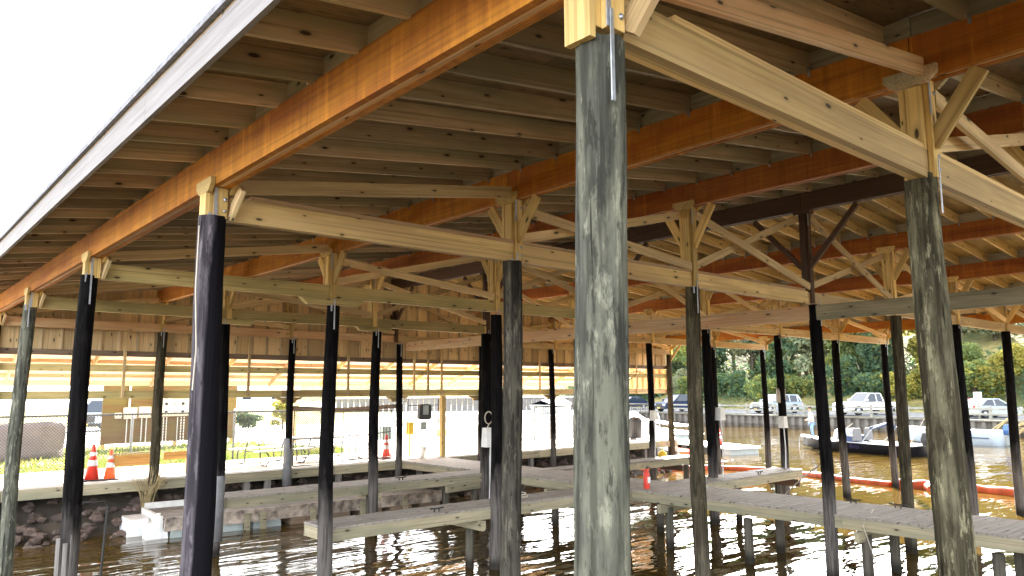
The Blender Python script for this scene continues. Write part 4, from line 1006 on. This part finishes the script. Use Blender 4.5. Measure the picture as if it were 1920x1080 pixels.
skinned('shirt', M['shirt'], pv, [(0, 0, .90), (0, 0, 1.12), (.01, 0, 1.34), (.025, 0, 1.45), (.01, .17, 1.40), (.03, .21, 1.14), (.20, .165, 1.03), (.01, -.17, 1.40), (.03, -.21, 1.14), (.20, -.165, 1.05)],
        [(0, 1), (1, 2), (2, 3), (2, 4), (4, 5), (5, 6), (2, 7), (7, 8), (8, 9)], [(.175, .135), (.16, .12), (.175, .125), .075, .072, .058, .046, .072, .058, .046])
skinned('jeans', M['jeans'], pv, [(0, 0, .93), (0, .09, .86), (.03, .11, .50), (-.01, .12, .10), (0, -.09, .86), (-.03, -.11, .50), (-.06, -.12, .10)],
        [(0, 1), (1, 2), (2, 3), (0, 4), (4, 5), (5, 6)], [(.16, .125), .10, .075, .06, .10, .075, .06])
m = MB(); m.lathe([(.098, 0), (.102, .05), (.085, .10), (.03, .135)], 16, (.055, 0, 1.68)); m.build('hair', M['hair'], pv)
m = MB()
for yy, xx in ((.13, .05), (-.13, .0)): m.box((xx-.05, yy-.05, 0), (xx+.17, yy+.05, .07), .01)
m.build('shoes', M['black'], pv)
m = MB(); m.tube([(.33, 0, 1.04), (.9, .1, 1.3), (1.8, .3, 1.75)], .010, 6); tag(m.build('fishing_rod', M['black'], None, world(pv).copy()), 'thin fishing rod held by the angler on the bow', 'fishing rod')

mb = thing('motor_boat', 'pale grey motor boat with a dark outboard near the brush on the far bank', 'boat', (51.2, 18.0, 0), math.atan2(5.6, 0.2))
m = MB(); m.loft(hull(5.8, 2.1, .95, -.15, .8, 2.4)); m.build('hull', simple('pale_blue_gelcoat', (.52, .62, .72), .3, 0, .06), mb)
m = MB(); m.loft([[(x, -b, z), (x, b, z), (x, b, z+.05), (x, -b, z+.05)] for x, b, z in ((-2.9, 1.04, .80), (-.5, 1.04, .80), (1.2, .85, .85), (2.8, .1, .93))], closed=True, smooth=False); m.build('deck', M['gel'], mb)
m = MB(); m.prism([(0, .85), (.9, .85), (.5, 1.35), (.1, 1.4)], -.7, .7); m.build('console', M['gel'], mb)
outboard(mb, -3.15, .35, 1.1, 'carblue')
m = MB(); m.box((-2.4, 1.03, .42), (-.6, 1.05, .47)); m.build('stripe', M['navy'], mb)
text('198', .26, mb, M['carblue'], Matrix.Translation((-1.3, 1.055, .60)) @ Matrix.Rotation(math.pi, 4, 'Z') @ Matrix.Rotation(R(90), 4, 'X'), .006)

# ------------------------------------------------------------ far seawall, guard rail, vehicles
sw = thing('seawall', 'long grey corrugated concrete seawall along the far shore with dark wet foot', 'seawall', (61.8, 35, 0))
m = MB(); prof = []; y = -30
while y < 52: prof += [(61.85, y), (61.85, y+.28), (61.60, y+.36), (61.60, y+.62), (61.85, y+.70)]; y += .70
vs = []
for x, y in prof: vs += [(x, y, -.6), (x, y, .28), (x, y, .95)]
fs = [(3*i+k, 3*(i+1)+k, 3*(i+1)+k+1, 3*i+k+1) for i in range(len(prof)-1) for k in (1,)]; m.add(vs, fs); m.build('wall_face', M['seawall'], sw, Matrix.Identity(4))
m = MB(); m.add([(v[0]-.004, v[1], v[2]) for v in vs], [(3*i, 3*(i+1), 3*(i+1)+1, 3*i+1) for i in range(len(prof)-1)]); m.build('wall_foot', M['seawall_low'], sw, Matrix.Identity(4))
m = MB(); m.box((61.5, -30, .95), (62.1, 52, 1.07)); m.build('cap', M['seawall'], sw, Matrix.Identity(4))
m = MB(); prof2 = []; y = 0; A_ = Vector((61.5, 52)); B_ = Vector((28, 21.3)); dd = (B_-A_); LL = dd.length; dd /= LL; nn_ = Vector((dd.y, -dd.x))
m.bar((A_.x, A_.y, .3), (B_.x, B_.y, .3), .3, 1.7); tag(m.build('basin_wall', M['concrete']), 'pale concrete wall closing the basin behind the floating docks', 'wall')

gr = thing('guard_rail', 'grey two rail wooden guard fence along the far road', 'fence', (63.6, 30, 1.0))
y = 8.0
while y < 66:
    board('fence_post', (63.6, y, .95), (63.6, y, 2.0), .17, .17, M['railwood'], gr, (1, 0, 0)); y += 2.9
for z in (1.42, 1.80):
    for k in range(8): board('rail', (63.5, 8+k*7.3, z), (63.5, 8+(k+1)*7.3-.02, z), .15, .06, M['railwood'], gr)

def vehicle(name, label, cat, x, y, z, rz, kind, paint, grp='vehicles parked beyond the far seawall'):
    t = thing(name, label, cat, (x, y, z), rz, grp)
    if kind == 'pickup': L_, Wd, H = 5.8, 1.98, 1.9; low = [(-2.9, .55), (-2.85, 1.12), (-.9, 1.15), (-.9, 1.15), (1.0, 1.15), (1.15, 1.18), (2.6, 1.08), (2.88, .95), (2.9, .45), (-2.9, .45)]; cab = [(-.95, 1.15), (-.80, 1.86), (.35, 1.88), (1.15, 1.17)]
    elif kind == 'suv': L_, Wd, H = 4.8, 1.9, 1.75; low = [(-2.4, .4), (-2.38, 1.0), (-2.2, 1.1), (1.0, 1.08), (2.15, .98), (2.38, .75), (2.4, .35)]; cab = [(-2.2, 1.1), (-1.95, 1.7), (.2, 1.74), (1.15, 1.08)]
    else: L_, Wd, H = 4.6, 1.8, 1.45; low = [(-2.3, .35), (-2.28, .9), (-1.4, .98), (1.0, .92), (2.1, .78), (2.28, .6), (2.3, .3)]; cab = [(-1.7, .96), (-.9, 1.42), (.25, 1.44), (1.2, .92)]
    W2 = Wd/2
    m = MB(); n = len(low); secs = []
    for yy, k in ((-W2*.93, .0), (-W2, .06), (W2, .06), (W2*.93, 0)):
        secs.append([(px*(1 if k else .985), yy, pz+(0 if k or pz < .6 else -.03)) for px, pz in low])
    m.loft(secs, closed=True, cap=True, smooth=False); bd = m.build('body', M[paint], t)
    m = MB(); tw = W2*.78
    vs = []
    for px, pz in cab:
        ww = W2*.95 if pz < 1.3 and pz < H-.25 else tw
        vs += [(px, -ww, pz), (px, ww, pz)]
    m.add(vs, [(0, 2, 3, 1), (2, 4, 5, 3), (4, 6, 7, 5), (0, 6, 4, 2), (1, 3, 5, 7)]); m.build('cabin_glass', M['glass'], t)
    # painted roof and pillars over the glass
    m = MB(); (ax_, az_), (bx_, bz_), (cx_, cz_), (dx_, dz_) = cab
    m.loft([[(bx_-.05, -tw-.01, bz_-.02), (bx_-.05, tw+.01, bz_-.02), (bx_, tw-.03, bz_+.045), (bx_, -tw+.03, bz_+.045)], [(cx_+.06, -tw-.01, cz_-.03), (cx_+.06, tw+.01, cz_-.03), (cx_, tw-.03, cz_+.04), (cx_, -tw+.03, cz_+.04)]], closed=True, smooth=False)
    for sgn in (-1, 1):
        wl, wt = W2*.955*sgn, (tw+.008)*sgn
        for (p, q) in ((cab[0], cab[1]), (cab[3], cab[2])): m.bar((p[0], wl, p[1]), (q[0], wt, q[1]), .05, .09)
        mx_ = (cab[1][0]+cab[2][0])/2; m.bar((mx_, wl, cab[0][1]), (mx_, wt, cab[1][1]), .03, .08, (1, 0, 0))
        if kind == 'suv': m.bar((mx_-.95, wl, cab[0][1]), (mx_-.95, wt, cab[1][1]), .03, .12, (1, 0, 0))
    m.build('roof', M[paint], t)
    if kind == 'pickup':
        m = MB(); m.box((-2.78, -W2+.1, 1.10), (-1.0, W2-.1, 1.16)); m.build('truck_bed', M['black'], t)
    wr = .39 if kind != 'sedan' else .33
    for wx in (L_*.31, -L_*.29):
        for sgn in (-1, 1):
            Mx = Matrix.Translation((wx, sgn*(W2-.11), wr)) @ Matrix.Rotation(R(-90*sgn), 4, 'X')
            m = MB(Mx); m.lathe([(wr*.55, -.1), (wr, -.1), (wr, .10), (wr*.62, .12), (wr*.60, .08)], 20); wl_ = m.build('wheel', M['black'], t)
            m = MB(Mx); m.lathe([(wr*.60, .06), (wr*.60, .10), (wr*.2, .125), (.02, .13)], 16); m.build('rim', M['steel'], wl_)
            m = MB(Matrix.Translation((wx, sgn*(W2+.003), wr))); m.add([(wr*1.18*math.cos(a), 0, wr*1.18*math.sin(a)) for a in [math.pi*k/12 for k in range(13)]]+[(wr*.98*math.cos(a), 0, wr*.98*math.sin(a)) for a in [math.pi*k/12 for k in range(13)]],
                [(k, k+1, 14+k, 13+k) for k in range(12)]); m.build('wheel_arch', M['black'], t)
    fx = L_/2
    for sgn in (-1, 1):
        m = MB(); m.box((fx-.08, sgn*W2*.80-.18, low[-3][1]-.16 if kind == 'pickup' else .66), (fx+.012, sgn*W2*.80+.14, low[-3][1]-.0 if kind == 'pickup' else .80)); m.build('headlight', M['lamp'], t)
        m = MB(); m.box((-fx-.012, sgn*W2*.84-.1, .75), (-fx+.08, sgn*W2*.84+.1, .98)); m.build('tail_light', M['red'], t)
        m = MB(); m.box((cab[3][0]-.25, sgn*(W2+.12)-.09, cab[3][1]+.05), (cab[3][0]-.12, sgn*(W2+.12)+.09, cab[3][1]+.22)); m.bar((cab[3][0]-.18, sgn*W2*.9, cab[3][1]+.08), (cab[3][0]-.18, sgn*(W2+.1), cab[3][1]+.1), .04, .04); m.build('mirror', M[paint], t)
    m = MB(); m.box((fx-.02, -W2*.55, .52), (fx+.014, W2*.55, .88 if kind != 'sedan' else .62)); m.build('grille', M['blackiron'], t)
    m = MB(); m.box((fx-.06, -W2*.92, .30), (fx+.07, W2*.92, .50)); m.build('bumper', M['black'] if kind != 'pickup' else M['carwhite'], t)
    m = MB(); m.box((fx+.071, -.2, .35), (fx+.08, .2, .47)); m.build('licence_plate', M['plate'], t)
    return t
vehicle('pickup_truck', 'white pickup truck parked nose to the guard rail above the bass boat', 'pickup', 68.0, 30.6, 1.05, R(157), 'pickup', 'carwhite')
vehicle('parked_suv', 'light blue SUV parked behind the guard rail between two black piles', 'car', 67.2, 38.9, 1.05, R(160), 'suv', 'carsilver')
vehicle('parked_suv', 'dark navy SUV with bright bonnet parked behind the guard rail on the left', 'car', 65.6, 49.4, 1.05, R(168), 'suv', 'carnavy')
vehicle('parked_car', 'low silver car parked behind the sign post on the right', 'car', 67.6, 20.9, 1.05, R(-25), 'sedan', 'carsilver')
vehicle('parked_car', 'maroon car parked close behind the silver car on the right', 'car', 70.2, 22.9, 1.05, R(-20), 'sedan', 'carred')
vehicle('parked_car', 'small black car far off left of the corner post', 'car', 70, 59.5, 1.05, R(170), 'sedan', 'carnavy')
vehicle('parked_suv', 'white SUV parked far back in the sunlit lot on the left', 'car', 11.4, 50, 1.11, R(-128), 'suv', 'carsilver', None)
vehicle('parked_car', 'pale car far across the lot behind the iron railing', 'car', 76, 84, 1.12, R(150), 'sedan', 'carsilver', None)
vehicle('parked_suv', 'dark SUV far across the lot behind the iron railing', 'car', 80, 80, 1.12, R(160), 'suv', 'carnavy', None)
t = thing('road_sign', 'small white sign on a post beside the silver car', 'sign', (64.1, 20.5, 1.0))
m = MB(); m.tube([(0, 0, 0), (0, 0, 1.9)], .05); m.build('post', M['railwood'], t); m = MB(); m.box((-.03, -.28, 1.45), (-.052, .28, 2.05)); m.build('sign_plate', M['white'], t)
# far lot clutter seen between the piles
t = thing('low_building', 'long low pale building with an orange band across the lot', 'building', (48, 128, 1.1), R(-4))
m = MB(); m.box((-16, 0, 0), (12, 6, 3.4)); m.build('wall', M['whitebox'], t); m = MB(); m.box((-16.1, -.1, 1.5), (12.1, -.01, 2.3)); m.build('orange_band', M['redorange'], t); m = MB(); m.box((-16.4, -.5, 3.41), (12.4, 6.4, 3.7)); m.build('roof', M['greybox'], t)
for k in range(5): m = MB(); m.box((-13+k*5, -.06, .9), (-11.6+k*5, -.008, 1.45)); m.build('window', M['glass'], t)
rw = thing('retaining_wall', 'far grey ribbed retaining wall seen through the piles right of the pine post', 'wall', (47, 70, 1.1))
m = MB()
for k in range(46):
    u = k/46; x, y = 38+26*u, 74-12*u; m.bar((x, y, 1.1), (x, y, 2.5), .5, .3)
m.build('ribs', M['greytimber'], rw, Matrix.Identity(4)); m = MB(); m.bar((37.8, 74.2, 2.56), (64.4, 61.8, 2.56), .6, .14); m.build('cap', M['concrete'], rw, Matrix.Identity(4))
m = MB(); m.bar((20, 38.5, 1.3), (44, 50, 1.3), .35, .5); tag(m.build('low_kerb_wall', M['concrete']), 'low pale kerb wall crossing the lot behind the walkway', 'wall')
m = MB(); m.bar((22, 31, 1.25), (33, 38, 1.25), .3, .34); tag(m.build('timber_kerb', M['pine_pale']), 'long tan timber kerb lying at the edge of the gravel yard', 'kerb')
for lb, x, y, rz in (('dark covered boat on a trailer behind the iron railing, left one', 33.5, 34.5, R(20)), ('dark covered boat on a trailer behind the iron railing, right one', 36.0, 33.0, R(70))):
    t = thing('trailered_boat', lb, 'boat', (x, y, 1.1), rz, 'boats on trailers in the yard')
    m = MB(); m.loft([[(a, b_, c+.75) for a, b_, c in q] for q in hull(4.2, 1.6, .6, 0)]); m.build('hull', M['carsilver'], t)
    m = MB(); m.loft([[(x_, -b, 1.36), (x_, 0, 1.36+h_), (x_, b, 1.36)] for x_, b, h_ in ((-2.1, .8, .25), (-.6, .82, .5), (.8, .72, .4), (2, .12, .1))], cap=False); m.build('cover', M['navy'], t)
    for s in (-1, 1):
        m = MB(Matrix.Translation((-.4, s*.85, .3)) @ Matrix.Rotation(R(90), 4, 'X')); m.lathe([(.15, -.08), (.3, -.08), (.3, .08), (.15, .08)], 16); m.build('wheel', M['black'], t)
    m = MB(); m.bar((-2, 0, .5), (2.9, 0, .5), .1, .1); m.bar((-.4, -.8, .45), (-.4, .8, .45), .08, .08); m.build('trailer_frame', M['steel'], t)

# ------------------------------------------------------------ trees and brush on the far slope
def crown_mesh(name, mat, rg, n, blobs, leaf, flat=.8):
    m = MB(); tot = sum(b[3]**2 for b in blobs)
    for (bx, by, bz, br_) in blobs:
        for k in range(int(n*br_*br_/tot)):
            a = rg.uniform(0, 6.283); ct = rg.uniform(-.75, 1); st_ = math.sqrt(1-ct*ct); q = br_*(rg.uniform(.55, 1.08))
            x, y, z = bx+q*st_*math.cos(a), by+q*st_*math.sin(a), bz+q*ct*flat
            s = leaf*rg.uniform(.6, 1.4); u = Vector((rg.gauss(0, 1), rg.gauss(0, 1), rg.gauss(0, .6))).normalized(); v = u.cross(Vector((rg.gauss(0, 1), rg.gauss(0, 1), rg.gauss(0, 1)))).normalized()
            p = Vector((x, y, z)); m.add([p-u*s-v*s*.5, p+u*s-v*s*.5, p+u*s*.7+v*s*.6, p-u*s*.7+v*s*.6], [(0, 1, 2, 3)])
    return m.mesh(name, mat)
def trunk_mesh(rg, H, r, spread):
    m = MB(); m.tube([(0, 0, -.6), (.1, 0, H*.3), (.05, .1, H*.62), (.1, .1, H*.85)], r, 8, True, [r*1.3, r, r*.6, r*.25])
    for k in range(6):
        a = rg.uniform(0, 6.28); z = H*rg.uniform(.2, .55); m.tube([(.05, 0, z), (spread*.4*math.cos(a), spread*.4*math.sin(a), z+H*.18), (spread*.75*math.cos(a), spread*.75*math.sin(a), z+H*.32)], r*.3, 6, True, [r*.4, r*.25, r*.08])
    return m.mesh('trunk', M['bark'])
variants = {}
for mk in ('leaf_dark', 'leaf_mid', 'leaf_yellow', 'leaf_pale', 'leaf_blue'):
    variants[mk] = []
    for v in range(3):
        rg = random.Random(mk+str(v)); H = 6.
        if mk == 'leaf_blue': bl = [(0, 0, 1+k*1.1, max(.25, 1.7-k*.33)) for k in range(6)]
        else: bl = [(rg.uniform(-1.5, 1.5), rg.uniform(-1.5, 1.5), rg.uniform(1.2, 5.2), rg.uniform(.8, 1.5)) for _ in range(9)]+[(0, 0, 3.4, 1.7)]
        variants[mk].append((crown_mesh('crown', M[mk], rg, 3400, bl, .17), trunk_mesh(rg, H, .13, 2.2)))
nm_ = {'leaf_dark': ('dark green tree', 'tree'), 'leaf_mid': ('mid green bushy tree', 'tree'), 'leaf_yellow': ('yellowing autumn tree', 'tree'), 'leaf_pale': ('pale dusty shrub', 'shrub'), 'leaf_blue': ('dark blue green conifer', 'conifer')}
def where(x, y):
    rank = 'roadside brush' if x < 80.5 else ('middle growth' if x < 87.5 else 'tall rear trees')
    sec = [(20, 'right of the sign post'), (26, 'behind the silver car'), (31, 'just right of the white pickup'), (36, 'behind the white pickup'), (41, 'left of the white pickup'), (47, 'behind the light blue SUV'), (54, 'between the two SUVs'), (62, 'behind the navy SUV'), (999, 'near the corner post')]
    yy = y*67/x+0
    for lim, nm in sec:
        if y < lim: return rank+' '+nm
def tree(mk, x, y, z, s, sz=1., label=None, grp='trees and brush on the far slope'):
    cr, tr = rnd.choice(variants[mk])
    t = thing({'tree': 'tree', 'shrub': 'shrub', 'conifer': 'conifer'}[nm_[mk][1]], label or nm_[mk][0]+' in the '+where(x, y), nm_[mk][1], (x, y, z), 0, grp)
    mw = Matrix.Translation((x, y, z)) @ Matrix.Rotation(rnd.uniform(0, 6.28), 4, 'Z') @ Matrix.Diagonal((s, s, s*sz, 1))
    link(bpy.data.objects.new('crown', cr), t, mw); link(bpy.data.objects.new('trunk', tr), t, mw); return t
def hz(x): s_ = max(0, (x-74.5)/6.5-.3)/16; return 1+23*(1-math.exp(-2.9*s_))
for y in range(14, 68, 3):     # front brush
    yy = y+rnd.uniform(-1, 1); x = 78.0+rnd.uniform(-.9, 1.2)
    mk = rnd.choice(['leaf_mid', 'leaf_pale', 'leaf_dark', 'leaf_yellow'] if yy < 36 else ['leaf_dark', 'leaf_mid', 'leaf_dark', 'leaf_pale'])
    tree(mk, x, yy, hz(x)-.5, rnd.uniform(.55, .8), rnd.uniform(.85, 1.1))
for y in range(12, 74, 4):
    yy = y+rnd.uniform(-1.5, 1.5); x = 83+rnd.uniform(-1.5, 2)
    if yy < 34: mk = rnd.choice(['leaf_yellow', 'leaf_mid', 'leaf_yellow']); s = rnd.uniform(.6, .8)
    else: mk = rnd.choice(['leaf_dark', 'leaf_mid', 'leaf_dark', 'leaf_pale', 'leaf_yellow' if yy < 46 else 'leaf_dark']); s = rnd.uniform(.95, 1.3)
    tree(mk, x, yy, hz(x)-.6, s, rnd.uniform(.9, 1.25))
for y in range(34, 84, 4):
    yy = y+rnd.uniform(-1.5, 1.5); x = 90+rnd.uniform(-2, 3)
    tree(rnd.choice(['leaf_dark', 'leaf_dark', 'leaf_mid', 'leaf_yellow' if yy < 48 else 'leaf_dark']), x, yy, hz(x)-.6, rnd.uniform(1.2, 1.6), rnd.uniform(1., 1.3))
for (x, y) in ((90, 18), (92, 22), (91, 27), (93, 32), (98, 24), (101, 19), (103, 29), (97, 15), (99, 34), (108, 23), (109, 31), (112, 17)): tree(rnd.choice(['leaf_yellow', 'leaf_pale', 'leaf_mid']), x, y, hz(x)-.5, rnd.uniform(.7, 1.15), .85)
tree('leaf_blue', 95, 29.6, hz(95)-.3, .8, 1.0, 'dark blue green conifer standing alone above the yellow slope', None)
tree('leaf_mid', 15.2, 41.5, 1.1, .34, .8, 'small green shrub in the lot seen above the wire gate panel', None)
tree('leaf_yellow', 19.5, 43.5, 1.1, .36, .8, 'small yellow green shrub in the lot seen behind the iron gate', None)
tree('leaf_dark', 17.0, 42.5, 1.1, .3, .7, 'small dark shrub in the lot between two brighter ones', None)
# undergrowth carpet on the slope foot
ug = MB(); rg = random.Random(5)
for k in range(9000):
    x = 75.5+rg.random()**1.4*10; y = rg.uniform(8, 80); z = hz(x)+rg.uniform(-.1, 1.3)*(1 if x > 77 else .4)
    s = rg.uniform(.10, .26); u = Vector((rg.gauss(0, 1), rg.gauss(0, 1), rg.gauss(0, 1))).normalized(); v = u.cross(Vector((rg.gauss(0, 1), rg.gauss(0, 1), rg.gauss(0, 1)))).normalized(); p = Vector((x, y, z))
    ug.add([p-u*s-v*s*.5, p+u*s-v*s*.5, p+u*s*.7+v*s*.6, p-u*s*.7+v*s*.6], [(0, 1, 2, 3)])
tag(ug.build('undergrowth', M['leaf_dark']), 'dark tangled undergrowth at the foot of the far slope', 'undergrowth', kind='stuff')
# bare branches by the water on the right
m = MB(); rg = random.Random(8)
for k in range(26):
    a = (60.6+rg.uniform(-1, .5), rg.uniform(14.5, 18.5), .2+rg.uniform(0, .4)); L_ = rg.uniform(1.2, 3.4); an = rg.uniform(.1, .7)*(1 if rg.random() < .7 else -1)
    b = (a[0]+rg.uniform(-.4, .4), a[1]-L_*math.cos(an), a[2]+abs(L_*math.sin(an))); mid = ((a[0]+b[0])/2, (a[1]+b[1])/2, (a[2]+b[2])/2+.2)
    r = rg.uniform(.02, .07); m.tube([a, mid, b], r, 6, True, [r, r*.7, r*.3])
tag(m.build('driftwood_brush', M['straw']), 'pile of bare dead branches on the far bank behind the motor boat', 'branches', kind='stuff')


# tell look-alike trees apart by their order along the slope
byl = {}
for o in C.objects:
    if o.get('group') == 'trees and brush on the far slope': byl.setdefault(o['label'], []).append(o)
for lb, os_ in byl.items():
    if len(os_) < 2: continue
    os_.sort(key=lambda o: math.atan2(o.matrix_basis.translation.y, o.matrix_basis.translation.x))
    nms = {2: ('right one', 'left one'), 3: ('right one', 'middle one', 'left one')}.get(len(os_), ('rightmost',)+tuple('inner one' for _ in os_[2:])+('leftmost',))
    for o, q in zip(os_, nms): o['label'] = lb+', '+q
